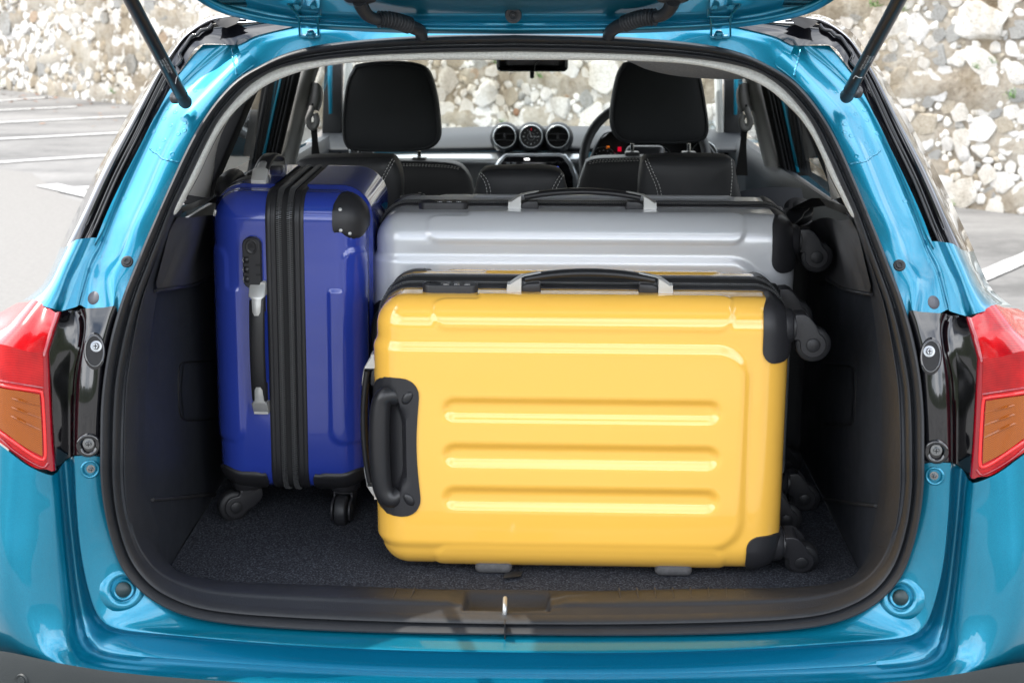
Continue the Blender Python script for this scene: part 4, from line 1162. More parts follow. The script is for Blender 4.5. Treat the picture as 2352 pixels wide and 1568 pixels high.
# steering wheel
sw = link('steering_wheel', None, car)
c = P(1482, 372, 2.42)
pts = []
for k in range(49):
    a = 2*math.pi*k/48
    pts.append(Vector((.186*math.cos(a), 0, .186*math.sin(a))))
rows_ = []
for k in range(48):
    a = 2*math.pi*k/48; e = Vector((math.cos(a), 0, math.sin(a)))
    rows_.append([e*.186+e*(.0145*math.cos(b))+Vector((0, .0145*math.sin(b), 0)) for b in [2*math.pi*j/12 for j in range(12)]])
wm = grid(rows_, closed_u=True, closed_v=True)
align(wm, c, Vector((0, -1, .38))).obj('wheel_rim', 'leather', sw)
for a in (180, 0, 250, 290):
    e = Vector((math.cos(rad(a)), 0, math.sin(rad(a))))
    align(tube([e*.03, e*.175], .014, 8, 4, flat=.6), c, Vector((0, -1, .38))).obj('wheel_spoke', 'smooth_plastic', sw)
align(rbox(-.06, .06, -.02, .04, -.055, .05, .02, 4), c, Vector((0, -1, .38))).obj('wheel_hub', 'smooth_plastic', sw)

# ---- seats
def soft_panel(outline, Y, depth, name, m, par, bulge=.03, n=72):
    """padded form: outline in picture order at distance Y, domed towards the viewer, real thickness behind"""
    o = [P(x, y, Y) for x, y in outline]
    o = crom(o+[o[0]], n+1)[:-1]
    c = sum(o, Vector())/len(o)
    rows = []
    for f, h in ((0.02, 1.0), (.3, .985), (.55, .93), (.75, .82), (.88, .62), (.95, .40), (.99, .12), (1.0, -.15)):
        rows.append([c+(p-c)*f+Vector((0, -bulge*h, 0)) for p in o])
    for f, d in ((1.0, .5), (.985, .8), (.9, 1.0), (.05, 1.05)):
        rows.append([c+(p-c)*f+Vector((0, depth*d, 0)) for p in o])
    return grid(rows, closed_u=True).obj(name, m, par), o, c
def stitches(pts, name, par, gap=.0085, ln=.0052, r=.00075):
    pts = [Vector(p) for p in pts]
    L = sum((b-a).length for a, b in zip(pts, pts[1:]))
    m = max(4, int(L/gap)); q = crom(pts, m*3+1); mb = MB()
    for k in range(m):
        a, b = q[k*3], q[k*3].lerp(q[min(k*3+3, len(q)-1)], ln/gap)
        mb.merge(tube([a, b], r, 5))
    return tag(mb.obj(name, 'thread', par), kind='stuff')
def head(px, outline, par, dY):
    hr = link('headrest', None, par)
    o, oo, cc_ = soft_panel(outline, dY, .085, 'headrest_pad', 'headrest_cloth', hr, .022)
    ring_ = [cc_+(p-cc_)*.945+Vector((0, -.0125, 0)) for p in oo]; ring_.append(ring_[0])
    tube(ring_, .0022, 8, 120, caps=False).obj('headrest_piping', 'headrest_cloth', hr)
    for x, y0, y1 in px:
        tube([P(x, y0, dY+.03), P(x, y1, dY+.03)], .0055, 10, 3).obj('headrest_post', 'chrome', hr)
        pc = P(x, y1-2, dY+.03)
        rbox(pc.x-.02, pc.x+.02, pc.y-.02, pc.y+.02, pc.z-.012, pc.z+.006, .005, 3).obj('post_collar', 'smooth_plastic', hr)
# front passenger (left) and driver (right)
s1 = link('front_seat', None, car)
soft_panel([(740, 376), (820, 369), (930, 370), (1010, 372), (1050, 378), (1072, 396), (1086, 430), (1090, 520), (740, 520)], 2.03, .10, 'front_backrest', 'leather', s1, .02)
stitches([P(x, y, 2.005) for x, y in ((925, 377), (980, 378), (1030, 381), (1058, 386))], 'seat_stitching', s1)
stitches([P(x, y, 2.005) for x, y in ((925, 380.5), (980, 381.5), (1030, 384.5), (1056, 389))], 'seat_stitching', s1)
head([(826, 346, 372), (963, 347, 368)], [(815, 150), (850, 144), (905, 142), (950, 146), (978, 157), (993, 182), (1005, 230), (1011, 280), (1012, 312), (1003, 332), (975, 345), (910, 349), (850, 349), (806, 345), (792, 334), (786, 310), (786, 270), (791, 220), (799, 180)], s1, 2.05)
s2 = link('front_seat', None, car)
soft_panel([(1346, 372), (1370, 364), (1430, 362), (1560, 362), (1640, 366), (1665, 390), (1680, 520), (1322, 520), (1328, 430)], 2.0, .10, 'front_backrest', 'leather', s2, .02)
stitches([P(x, y, 1.975) for x, y in ((1354, 372), (1380, 368), (1430, 366), (1482, 364))], 'seat_stitching', s2)
stitches([P(x, y, 1.975) for x, y in ((1353, 376), (1380, 372), (1430, 370), (1484, 368))], 'seat_stitching', s2)
head([(1452, 330, 355), (1582, 330, 355)], [(1432, 147), (1465, 138), (1520, 134), (1570, 137), (1600, 150), (1612, 185), (1622, 240), (1628, 285), (1626, 310), (1612, 324), (1560, 331), (1490, 331), (1440, 329), (1416, 318), (1403, 296), (1401, 260), (1408, 210), (1418, 170)], s2, 2.03)
# rear bench
s3 = link('rear_seat', None, car)
bkr = rbox(-.60, .60, .88, 1.02, .60, 1.10, .035, 16); bkr.obj('rear_backrest', 'leather', s3)
soft_panel([(680, 372), (706, 364), (800, 361), (880, 362), (902, 366), (914, 384), (921, 410), (921, 450), (905, 520), (680, 520)], .93, .10, 'backrest_bolster', 'leather', s3, .018)
soft_panel([(1474, 374), (1492, 363), (1580, 361), (1660, 362), (1684, 368), (1690, 392), (1690, 520), (1478, 520), (1468, 440)], .93, .10, 'backrest_bolster', 'leather', s3, .018)
soft_panel([(1094, 416), (1100, 402), (1112, 392), (1140, 389), (1195, 388), (1250, 389), (1280, 393), (1292, 404), (1298, 418), (1302, 520), (1088, 520)], .93, .10, 'centre_headrest', 'leather', s3, .018)
for A_ in (((901, 365), (882, 400), (868, 430), (858, 462)), ((906, 369), (888, 402), (875, 432), (866, 462)),
           ((1487, 365), (1500, 395), (1514, 425), (1522, 460)), ((1482, 369), (1494, 398), (1506, 426), (1514, 460)),
           ((1680, 366), (1682, 400), (1680, 430), (1677, 460)),
           ((1099, 398), (1110, 412), (1117, 430), (1120, 460)), ((1104, 396), (1117, 410), (1125, 430), (1129, 460)),
           ((1290, 398), (1279, 414), (1268, 436), (1262, 460)), ((1295, 402), (1285, 418), (1276, 438), (1270, 460))):
    stitches([P(x, y, .9065) for x, y in A_], 'seat_stitching', s3, gap=.0065, ln=.004, r=.0006)
# loose belt buckle hardware on the right between seat and shelf
loft([W([(1700, 440, .95), (1760, 430, .95), (1840, 432, .95)]), W([(1700, 520, .9), (1760, 520, .9), (1860, 520, .9)])], n=8).obj('seat_side_cover', 'grained_plastic', s3)
# ================================================================== SUITCASES
def suitcase(name, L, H, T, yz1, yz2, shell, label, loc, M3, phis, end_handle_up=False, Rr=.05, feet=True):
    root = empty(name, label, 'suitcase', loc)
    root.rotation_euler = M3.to_euler()
    R = Rr
    lo = Vector((-L/2+R, R, R)); hi = Vector((L/2-R, T-R, H-R))
    def clampv(p): return Vector([min(max(p[i], lo[i]), hi[i]) for i in range(3)])
    def conform(p, off=0.0):
        q = clampv(p); d = p-q
        if d.length > R+off: return q+d.normalized()*(R+off)
        return p
    hb0, hb1 = .098/.455*H, .33/.455*H   # pull handle plate
    xs_ = L/.66
    gz = [(.135, .0), (.213, .0), (.292, .0)]
    def disp(x, y, z, front):
        # works for either half: y measured from its own big face
        yy = y if front else T-y
        a = 0.0
        nearf = 1-ss(.03, .05, yy)
        # three long recessed flutes
        for zc in (.130, .203, .279):
            d = sdrr(x, z, -.222*xs_, .222*xs_, zc/.455*H-.0195, zc/.455*H+.0195, .0195)
            a -= .0075*ss(.003, -.013, d)*nearf
        # raised main field that runs off the handle end
        d = sdrr(x, z, -L, L/2-.070, .047/.455*H, H-.075, .05)
        a += .0065*ss(.009, -.009, d)*(1-ss(.055, .075, yy) if x > -L/2+.02 else 1)
        # shoulder panels along both long edges
        for v in (H-z, z):
            vv = v if yy < .004 else (v-yy if v < R else v)
            vmin = -.026 if x < -L/2+.165 else -.050
            d = sdrr(x, vv, -L/2+.096, L/2-.096, vmin-(.0 if front else .012), .046, .022) if True else 1
            a += .0030*ss(.003, -.003, d)
        # pocket behind the pull handle
        if front:
            e = math.hypot((x+L/2-.022)/.030, (z-(hb0+hb1)/2)/((hb1-hb0)*.41))
            a -= .022*ss(1.12, .8, e)*(1-ss(.03, .05, yy))
        return a
    def shellhalf(front):
        step = .0042
        def lin(a, b):
            m = max(2, int((b-a)/step)); return [a+(b-a)*i/m for i in range(m+1)]
        xs, zs = lin(-L/2, L/2), lin(0, H)
        ys = lin(0, yz1) if front else [T-v for v in lin(0, T-yz2)]
        idx = {}; vs = []; fs = []
        nx, nz, ny = len(xs)-1, len(zs)-1, len(ys)-1
        def vid(i, j, k):
            key = (i, j, k)
            if key not in idx: idx[key] = len(vs); vs.append((xs[i], ys[j], zs[k]))
            return idx[key]
        for i in range(nx):
            for k in range(nz): fs.append((vid(i, 0, k), vid(i+1, 0, k), vid(i+1, 0, k+1), vid(i, 0, k+1)))
        for j in range(ny):
            for k in range(nz):
                fs.append((vid(0, j, k), vid(0, j, k+1), vid(0, j+1, k+1), vid(0, j+1, k)))
                fs.append((vid(nx, j, k), vid(nx, j+1, k), vid(nx, j+1, k+1), vid(nx, j, k+1)))
            for i in range(nx):
                fs.append((vid(i, j, 0), vid(i, j+1, 0), vid(i+1, j+1, 0), vid(i+1, j, 0)))
                fs.append((vid(i, j, nz), vid(i+1, j, nz), vid(i+1, j+1, nz), vid(i, j+1, nz)))
        out = []
        for v in vs:
            p = Vector(v); q = clampv(p); d = p-q
            n_ = d.normalized() if d.length > 1e-9 else Vector((0, -1 if front else 1, 0))
            p = q+n_*R
            out.append(p+n_*disp(p.x, p.y, p.z, front))
        mb = MB(); mb.v = out; mb.f = fs if front else [tuple(reversed(f)) for f in fs]
        return mb
    link('shell', new_mesh('shell', *[(m_.v, m_.f) for m_ in [shellhalf(True)]][0], shell), root)
    link('shell', new_mesh('shell', *[(m_.v, m_.f) for m_ in [shellhalf(False)]][0], shell), root)
    # perimeter path
    def perim(off, n=None):
        pts = []
        Rp = R
        def arc(cx, cz, a0):
            for k in range(13):
                a = rad(a0+90*k/12); pts.append((cx+(Rp+off)*math.cos(a), cz+(Rp+off)*math.sin(a)))
        def seg(x0, z0, x1, z1, m):
            for k in range(1, m): pts.append((x0+(x1-x0)*k/m, z0+(z1-z0)*k/m))
        arc(L/2-R, H-R, 0); seg(L/2-R, H+off, -L/2+R, H+off, 24)
        arc(-L/2+R, H-R, 90); seg(-L/2-off, H-R, -L/2-off, R, 16)
        arc(-L/2+R, R, 180); seg(-L/2+R, -off, L/2-R, -off, 24)
        arc(L/2-R, R, 270); seg(L/2+off, R, L/2+off, H-R, 16)
        return pts
    def band(prof, nm, m, kind=None):
        rows = []
        base = [perim(o_) for _, o_ in prof]
        rows = [[Vector((x, y, z)) for x, z in b] for (y, _), b in zip(prof, base)]
        return grid(rows, closed_u=True).obj(nm, m, root)
    for a, s in ((yz1, 1), (yz2, -1)):
        band([(a-s*.004, -.002), (a-s*.004, .002), (a-s*.002, .0032), (a+s*.002, .0034), (a+s*.004, .0022), (a+s*.006, .0032), (a+s*.008, .0022), (a+s*.010, .003), (a+s*.013, .0022), (a+s*.0145, -.001), (a+s*.015, -.004)], 'rubber_band', 'case_plastic')
    band([(yz1+.010, -.0035), (yz1+.0145, .0028), (yz1+.025, .0028), ((yz1+yz2)/2, .0015), (yz2-.025, .0028), (yz2-.0145, .0028), (yz2-.010, -.0035)], 'zip_tape', 'zip_tape')
    # zip teeth
    pp = [Vector((x, 0, z)) for x, z in perim(0)]; pp.append(pp[0])
    tot = sum((b-a).length for a, b in zip(pp, pp[1:])); nt_ = int(tot/.0034)
    dens = []; acc = 0
    cum = [0]
    for a, b in zip(pp, pp[1:]): cum.append(cum[-1]+(b-a).length)
    tv = []; tf = []
    j = 0
    ctr = Vector((0, 0, H/2))
    for k in range(nt_):
        s = tot*k/nt_
        while cum[j+1] < s: j += 1
        a, b = pp[j], pp[j+1]
        t = (s-cum[j])/(cum[j+1]-cum[j]); p = a.lerp(b, t); tg = (b-a).normalized()
        nrm_ = Vector((tg.z, 0, -tg.x))
        if nrm_.dot(p-clampv(Vector((p.x, (yz1+yz2)/2, p.z)))) < 0: nrm_ = -nrm_
        for yc in (yz1+.0195, yz2-.0195):
            for sd in (-1, 1):
                q = p+tg*(.0017*(sd > 0)); w_, h_, l_ = .0011, .0030, .0034
                y0 = yc+sd*.0019
                base = len(tv)
                for dy in (-l_*.75, l_*.75):
                    for dt in (-w_*.62, w_*.62):
                        for dn in (.0015, h_+.0032):
                            tv.append(q+tg*dt+nrm_*dn+Vector((0, y0-0+dy, 0)))
                tf += [tuple(base+i for i in f) for f in ((0, 1, 3, 2), (4, 6, 7, 5), (0, 4, 5, 1), (2, 3, 7, 6), (1, 5, 7, 3))]
    tag(link('zip_teeth', new_mesh('zip_teeth', tv, tf, 'zip_teeth', smooth=False), root), kind='stuff')
    # generic conformed pad
    def pad(x0, x1, y0, y1, z0, z1, r2, off, nm, m, nn=12, fn=None, fl='both'):
        mb = rbox(x0, x1, y0, y1, z0, z1, r2, nn, flat=fl)
        mb.v = [conform(v, off) for v in mb.v]
        if fn: mb.v = [fn(v) for v in mb.v]
        o = mb.obj(nm, m, root)
        return o
    # wheels
    def wheel_unit(z, yc, phi, up):
        s = 1 if z > H/2 else -1
        front = yc < T/2
        ya, yb = (-.004, yz1-.012) if front else (yz2+.012, T+.004)
        if s > 0: hs = pad(L/2-.047, L/2+.006, ya, yb, H-.098, H+.004, .022, .0045, 'wheel_housing', 'case_plastic', fl='both' if end_handle_up else True)
        else: hs = pad(L/2-.060, L/2+.006, ya, yb, -.004, .070, .022, .0045, 'wheel_housing', 'case_plastic', fl='both' if end_handle_up else True)
        zc = z
        Mx = Matrix.Translation((L/2, yc, zc)) @ Matrix.Rotation(phi, 4, 'X')
        # collar and neck, axis along x
        def cyl(x0, x1, r0, r1, nm, m, par, dz=0):
            rows = [[Vector((x, r*math.cos(a), r*math.sin(a)+dz)) for a in [2*math.pi*k/28 for k in range(28)]] for x, r in ((x0, 0.001), (x0, r0), (x0+(x1-x0)*.85, (r0+r1)/2), (x1, r1-.001), (x1+.0006, .001))]
            mb = grid(rows, closed_u=True).xf(Mx)
            return mb.obj(nm, m, par)
        cyl(-.012, .004, .030, .027, 'swivel_collar', 'case_plastic', root)
        wu = link('caster', None, root)
        cyl(.004, .0085, .0235, .0235, 'swivel_neck', 'case_plastic', wu)
        # fork outline in x-z, hub centre
        hx, hz, hr = .0365, -.027, .0210
        poly = [(.006, .0225), (.020, .0235), (.029, .019), (.040, .006)]
        for a in range(62, -172, -14):
            poly.append((hx+hr*math.cos(rad(a)), hz+hr*math.sin(rad(a))))
        poly += [(.016, -.022), (.012, -.0185), (.006, -.0195)]
        fm = prism(poly, -.0185, -.0135).merge(prism(poly, .0135, .0185)).merge(prism([(.006, .0222), (.020, .0232), (.028, .018), (.020, -.004), (.010, -.019), (.006, -.0195)], -.016, .016)).xf(Mx)
        fm.obj('caster_fork', 'case_plastic', wu, bev=.0022, seg=3, angle=35)
        wl_ = []
        rr = .0285
        prof_ = [(.004, .0118), (.019, .0118), (.0215, .0112), (rr-.0015, .010), (rr, .0075), (rr, -.0075), (rr-.0015, -.010), (.0215, -.0112), (.019, -.0118), (.004, -.0118)]
        lathe([(r, h) for r, h in prof_], 40).xf(Matrix.Translation((hx+.0015, 0, hz-.001))).xf(Mx).obj('caster_wheel', 'wheel_rubber', wu)
        for sgn in (-1, 1):
            cap_ = lathe([(0, .0012), (.0102, .0012), (.0110, .0004), (.0113, -.0012)], 26)
            if sgn > 0: cap_ = cap_.xf(Matrix.Rotation(math.pi, 4, 'Z'))
            cap_.xf(Matrix.Translation((hx, sgn*.0185, hz))).xf(Mx).obj('axle_cap', 'wheel_rubber', wu)
            gr = lathe([(.0112, .0002), (.0121, .0002)], 26)
            if sgn > 0: gr = gr.xf(Matrix.Rotation(math.pi, 4, 'Z'))
            gr.xf(Matrix.Translation((hx, sgn*.0186, hz))).xf(Mx).obj('axle_groove', 'deep_black', wu)
    ph = list(phis)
    wheel_unit(H-.047, .045, ph[0], True); wheel_unit(H-.047, T-.045, ph[1], True)
    wheel_unit(.042, .045, ph[2], False); wheel_unit(.042, T-.045, ph[3], False)
    # corner protectors at the handle end of the back half
    for s in (1, -1):
        z0, z1 = (H-.070, H+.004) if s > 0 else (-.004, .070)
        pr = pad(-L/2-.004, -L/2+.082, T-.054, T+.004, z0, z1, .030, .0035, 'corner_guard', 'case_plastic')
        for (x_, y_, z_) in ((-L/2+.060, T-.036, H+.02), (-L/2+.066, T-.012, H+.02), (-L/2+.012, T-.036, H+.02)):
            p = conform(Vector((x_, y_, z_ if s > 0 else -.02)), .0045)
            nrm_ = (p-clampv(p)).normalized()
            align(lathe([(0, .0012), (.002, .001), (.0032, 0)], 12), p, nrm_, Vector((1, 0, 0))).obj('rivet', 'silver_plastic', pr)
    # combination lock
    def lockset():
        lk = link('combination_lock', None, root)
        x0, x1 = -L/2+.118-.045, -L/2+.118+.045; y0, y1 = yz1-.043, yz1-.011
        pl = rrect(x0, x1, y0, y1, .0145, 8)
        nn_ = len(pl)
        rows = [[Vector((x, y, H+h)) for x, y in rrect(x0+g, x1-g, y0+g, y1-g, .0145-g, 8)] for h, g in ((-.002, 0), (.0105, 0), (.0122, .0006), (.013, .0018))]
        mb = grid(rows, closed_u=True); N = len(mb.v); mb.f.append(tuple(range(N-nn_, N)))
        mb.obj('lock_body', 'case_plastic', lk, bev=0)
        # slide button, oval
        cx_, cy_ = x0+.0165, (y0+y1)/2
        rows = [[Vector((cx_+a_*math.cos(t), cy_+b_*math.sin(t), H+h)) for t in [2*math.pi*k/28 for k in range(28)]] for a_, b_, h in ((.0135, .0105, .0128), (.0130, .010, .0142), (.0115, .009, .0146), (.008, .0065, .0130), (.001, .001, .0122))]
        grid(rows, closed_u=True).obj('lock_button', 'smooth_plastic', lk)
        for q in range(3):
            arr = tube([Vector((cx_-.003+q*.003, cy_-.005, H+.0142-q*.0004)), Vector((cx_-.006+q*.003, cy_, H+.0148-q*.0004)), Vector((cx_-.003+q*.003, cy_+.005, H+.0142-q*.0004))], .0007, 6)
            arr.obj('button_arrow', 'case_plastic', lk)
        # dials and slots at the outer side
        for q in range(3):
            xd = x0+.0395+q*.0170
            wl2 = lathe([(.0, .0045), (.0055, .0045), (.0062, .004), (.0062, -.004), (.0055, -.0045), (0, -.0045)], 20)
            box(xd-.0068, xd+.0068, y0+.0025, y0+.0105, H+.0122, H+.01325).obj('dial_slot', 'deep_black', lk, smooth=False)
            Md = Matrix.Translation((xd, y0+.0062, H+.0088)) @ Matrix.Rotation(math.pi/2, 4, 'X').inverted()
            wl2.xf(Matrix.Translation((xd, y0+.0065, H+.0098))).obj('number_dial', 'smooth_plastic', lk)
            # printed zero with index ticks on the dial side
            y_ = y0+.0016; zt_ = H+.0130
            tor = [Vector((xd+.0013*math.cos(2*math.pi*k/14), y_+.0012*math.sin(2*math.pi*k/14), zt_+.0012)) for k in range(14)]
            tube(tor+[tor[0]], .00042, 5, 0, caps=False).obj('printed_zero', 'print_white', lk)
            for dx in (-.0042, .0026):
                box(xd+dx, xd+dx+.0018, y_-.0003, y_+.0003, zt_+.0006, zt_+.0012).obj('printed_tick', 'print_white', lk, smooth=False)
            if q < 2:
                box(xd+.0065, xd+.0105, y1-.0095, y1-.0005, H+.0122, H+.01325).obj('lock_slot', 'deep_black', lk, smooth=False)
    lockset()
    # carry handles: arc bar, silver end caps, black feet
    def carry(length, Mh, hc=.030):
        hd = link('carry_handle', None, root)
        h2 = length/2
        def arcz(x): return .0125+(hc-.0125)*(1-(x/h2)**2)**.9 if abs(x) < h2 else .0125
        xs2 = np.linspace(-h2+.026, h2-.026, 30)
        rows = []
        for x in xs2:
            z = arcz(x); tw = .0135; th = .0055
            dzdx = (arcz(x+.001)-arcz(x-.001))/.002
            nn2 = Vector((-dzdx, 0, 1)).normalized()
            rows.append([Vector((x, 0, z))+Vector((0, tw*math.copysign(abs(math.cos(t))**.6, math.cos(t)), 0))+nn2*(th*math.copysign(abs(math.sin(t))**.8, math.sin(t))) for t in [2*math.pi*k/16 for k in range(16)]])
        mb = grid(rows, closed_u=True); N = len(mb.v); mb.f += [tuple(range(16)), tuple(range(N-16, N))]
        mb.xf(Mh).obj('grip', 'smooth_plastic', hd)
        for s in (-1, 1):
            # silver cap: rounded base that rises as a tongue over the grip
            rows = []
            prof2 = [(h2+.004, .0, .011), (h2+.0035, .006, .0128), (h2-.002, .0125, .0138), (h2-.012, arcz(h2-.012)+.0035, .0138), (h2-.020, arcz(h2-.020)+.0062, .0138), (h2-.024, arcz(h2-.024)+.0064, .0085), (h2-.034, arcz(h2-.034)+.0066, .008), (h2-.046, arcz(h2-.046)+.0066, .0072), (h2-.052, arcz(h2-.052)+.0062, .004)]
            top = []; bot = []
            for x, z, w_ in prof2:
                top.append([Vector((s*x, -w_, max(z-.0015, 0))), Vector((s*x, -w_*.86, z)), Vector((s*x, w_*.86, z)), Vector((s*x, w_, max(z-.0015, 0)))])
            m1 = grid(top)
            for i, (x, z, w_) in enumerate(prof2[:5]):
                bot.append([Vector((s*x, -w_, max(z-.0015, 0))), Vector((s*x, -w_, 0))])
            m1.merge(grid(bot)); m1.merge(grid([[Vector((v[0].x, -v[0].y, v[0].z)), Vector((v[1].x, -v[1].y, 0))] for v in bot]))
            m1.merge(box(min(s*(h2+.003), s*(h2-.020)), max(s*(h2+.003), s*(h2-.020)), -.0126, .0126, -.003, .0115))
            m1.xf(Mh).obj('handle_cap', 'silver_plastic', hd)
            a_, b_ = sorted((s*(h2-.020), s*(h2-.050)))
            pf = [(s*(h2-.0202), -.002), (s*(h2-.0202), .008), (s*(h2-.030), .0125), (s*(h2-.050), .0135), (s*(h2-.052), -.002)]
            prism(pf, -.011, .011).xf(Mh).obj('handle_foot', 'case_plastic', hd, bev=.0015)
    hl = .262 if L > .6 else .232
    carry(hl, Matrix.Translation((.0 if L < .6 else (.012 if L < .7 else -.005), yz1-.018, H+.001)))
    # end handle (on the face opposite the wheels)
    Me = Matrix.Translation((-L/2-.001, yz1-.03, H/2)) @ Matrix.Rotation(-math.pi/2, 4, 'Y')
    carry(.245 if L > .6 else .215, Me, .027 if not end_handle_up else .038)
    # pull-handle plate with pocket and grip
    hbm = (hb0+hb1)/2; hbh = (hb1-hb0)/2
    def pocket(p):
        e_ = math.hypot((p.x+L/2-.020)/.030, (p.z-hbm)/(hbh*.80))
        if p.y < .045: p = p+Vector((0, .018*ss(1.06, .86, e_), 0))
        # waist on the inner edge
        if p.x > -L/2+.045:
            p = p+Vector((-.007*math.cos((p.z-hbm)/hbh*math.pi/2)**1.5*ss(.045, .072, p.x+L/2) if abs(p.z-hbm) < hbh else 0, 0, 0))
        return p
    plate = rbox(-L/2-.0075, -L/2+.074, -.0095, .055, hb0, hb1, .032, 26, flat=True)
    def conf2(v):
        q = clampv(v); d = v-q
        o_ = .0095
        if d.length > R+o_: v = q+d.normalized()*(R+o_)
        return pocket(v)
    plate.v = [conf2(v) for v in plate.v]
    pl_o = plate.obj('handle_plate', 'case_plastic', root)
    hg = link('pull_handle', None, root)
    gp_ = [Vector((-L/2+.036, .006, hb0+.034)), Vector((-L/2+.022, -.001, hb0+.028)), Vector((-L/2+.010, -.001, hb0+.045)), Vector((-L/2+.006, -.002, hbm-.03)), Vector((-L/2+.006, -.002, hbm+.03)), Vector((-L/2+.010, -.001, hb1-.045)), Vector((-L/2+.020, -.001, hb1-.030)), Vector((-L/2+.034, .006, hb1-.036))]
    tube(gp_, lambda t: .0135+.0035*math.sin(math.pi*t)**.5, 18, 60, flat=1.0).obj('grip', 'smooth_plastic', hg)
    for z_ in (hb0+.032, hb1-.035):
        tube([Vector((-L/2+.045, .012, z_)), Vector((L/2-.1, .012+.03, z_))], .006, 10).obj('rail', 'brushed_metal', hg) if False else None
    box(-L/2+.036, -L/2+.040, .004, .010, hb0+.022, hb0+.046).obj('rail_end', 'brushed_metal', hg, bev=.001)
    for z_, ang in ((hb0+.030, -35), (hb1-.032, 35)):
        bo = lathe([(0, .0035), (.005, .0032), (.0085, .002), (.0105, 0), (.0105, -.003)], 26).xf(Matrix.Diagonal((.72, 1, 1.15, 1))).xf(Matrix.Rotation(rad(ang), 4, 'Y'))
        align(bo, Vector((-L/2+.0535, -.0095, z_)), Vector((0, -1, 0))).obj('plate_boss', 'smooth_plastic', pl_o)
    if feet:
        for x_ in (-.142, .155):
            mbf = rbox(x_*xs_-.031, x_*xs_+.031, .012, .05, -.0095, .012, .0105, 5)
            mbf.obj('rubber_foot', 'foot_rubber', root)
            rbox(x_*xs_-.031, x_*xs_+.031, T-.05, T-.012, -.0095, .012, .0105, 5).obj('rubber_foot', 'foot_rubber', root)
    # zip pullers hanging at the wheel end
    zp = link('zip_puller', None, root)
    tor = [Vector((L/2+.005, yz1+.018+.004*math.cos(t), .125+.010*math.sin(t))) for t in [2*math.pi*k/16 for k in range(17)]]
    tube(tor, .0014, 6, 0, caps=False).obj('puller_ring', 'chrome', zp)
    box(L/2+.003, L/2+.0055, yz1+.015, yz1+.021, .065, .115).obj('puller_tab', 'chrome', zp, bev=.0012)
    return root
a = P(865, 980, .235).x; b = P(1806, 980, .235).x
YL = b-a
root_y = suitcase('yellow_suitcase', YL, .460, .283, .098, .194, 'yellow_shell',
    'glossy yellow ribbed hard case lying on its long side at the front of the boot', ((a+b)/2, .214, ZF+.0095), Matrix.Rotation(rad(-.9), 3, 'Z'), (0, 0, .25, 0))
a = P(857, 580, .508).x; b = P(1836, 560, .508).x
root_s = suitcase('silver_suitcase', b-a, .545, .29, .118, .170, 'silver_shell',
    'large glossy silver grey hard case lying on its side behind the yellow one', ((a+b)/2, .511, ZF+.0095), Matrix.Rotation(rad(-.5), 3, 'Z'), (0, 2.2, 0, .3))
a = P(487, 760, .45).x; b = P(838, 760, .45).x
# upright case: local x -> down, local z -> towards the viewer, local y -> right
Mb = Matrix(((0, 1, 0), (0, 0, -1), (-1, 0, 0)))
BL = .541; BH = .385
root_b = suitcase('blue_suitcase', BL, BH, b-a, (b-a)*.385, (b-a)*.60, 'blue_shell',
    'glossy dark blue hard case standing upright on its wheels at the left of the boot', (a, .445+BH, ZF+.0635+BL/2), Mb, (rad(-118), rad(-176), rad(-60), rad(120)), end_handle_up=True, feet=False)
root_b.rotation_euler = (Matrix.Rotation(rad(.8), 3, 'Y') @ Mb).to_euler()

# ================================================================== GROUND AND WALL
gm_ = MB().add([(-150, -120, 0), (150, -120, 0), (150, 200, 0), (-150, 200, 0)], [(0, 1, 2, 3)])
tag(gm_.obj('parking_ground', 'asphalt', None, smooth=False), kind='structure')
# paler concrete apron on the left
ap = [PZ(-900, 330, .004), PZ(-300, 372, .004), PZ(0, 388, .004), PZ(70, 396, .004), PZ(150, 452, .004), PZ(215, 470, .004), PZ(420, 620, .004), PZ(600, 1000, .004), PZ(-1500, 1700, .004)]
tag(MB().add(ap, [tuple(range(len(ap)))]).obj('concrete_apron', 'concrete', None, smooth=False), kind='structure')
def pline(p0, p1, wd, z=.008):
    a, b = PZ(*p0, z), PZ(*p1, z)
    d = (b-a).normalized(); n = Vector((-d.y, d.x, 0))*wd/2
    m = max(2, int((b-a).length/.12)); vs = []; r2 = random.Random(int(p0[1]*7))
    for i in range(m+1):
        c = a.lerp(b, i/m); j = .006
        vs += [c+n*(1+r2.uniform(-j, j)*8), c-n*(1+r2.uniform(-j, j)*8)]
    fs = [(2*i, 2*i+2, 2*i+3, 2*i+1) for i in range(m)]
    return tag(MB().add(vs, fs).obj('parking_line', 'line_paint', None, smooth=False), kind='structure')
pline((-60, 236), (118, 223), .12)
pline((-60, 256), (176, 245), .12)
pline((-60, 284), (292, 267), .12)
pline((-60, 322), (330, 302), .12)
pline((-60, 376), (330, 351), .12)
pline((165, 432), (520, 418), .13)
pline((107, 424), (330, 474), .17, .012)
pline((2235, 642), (2700, 446), .13)
pline((690, 392), (560, 397), .1)

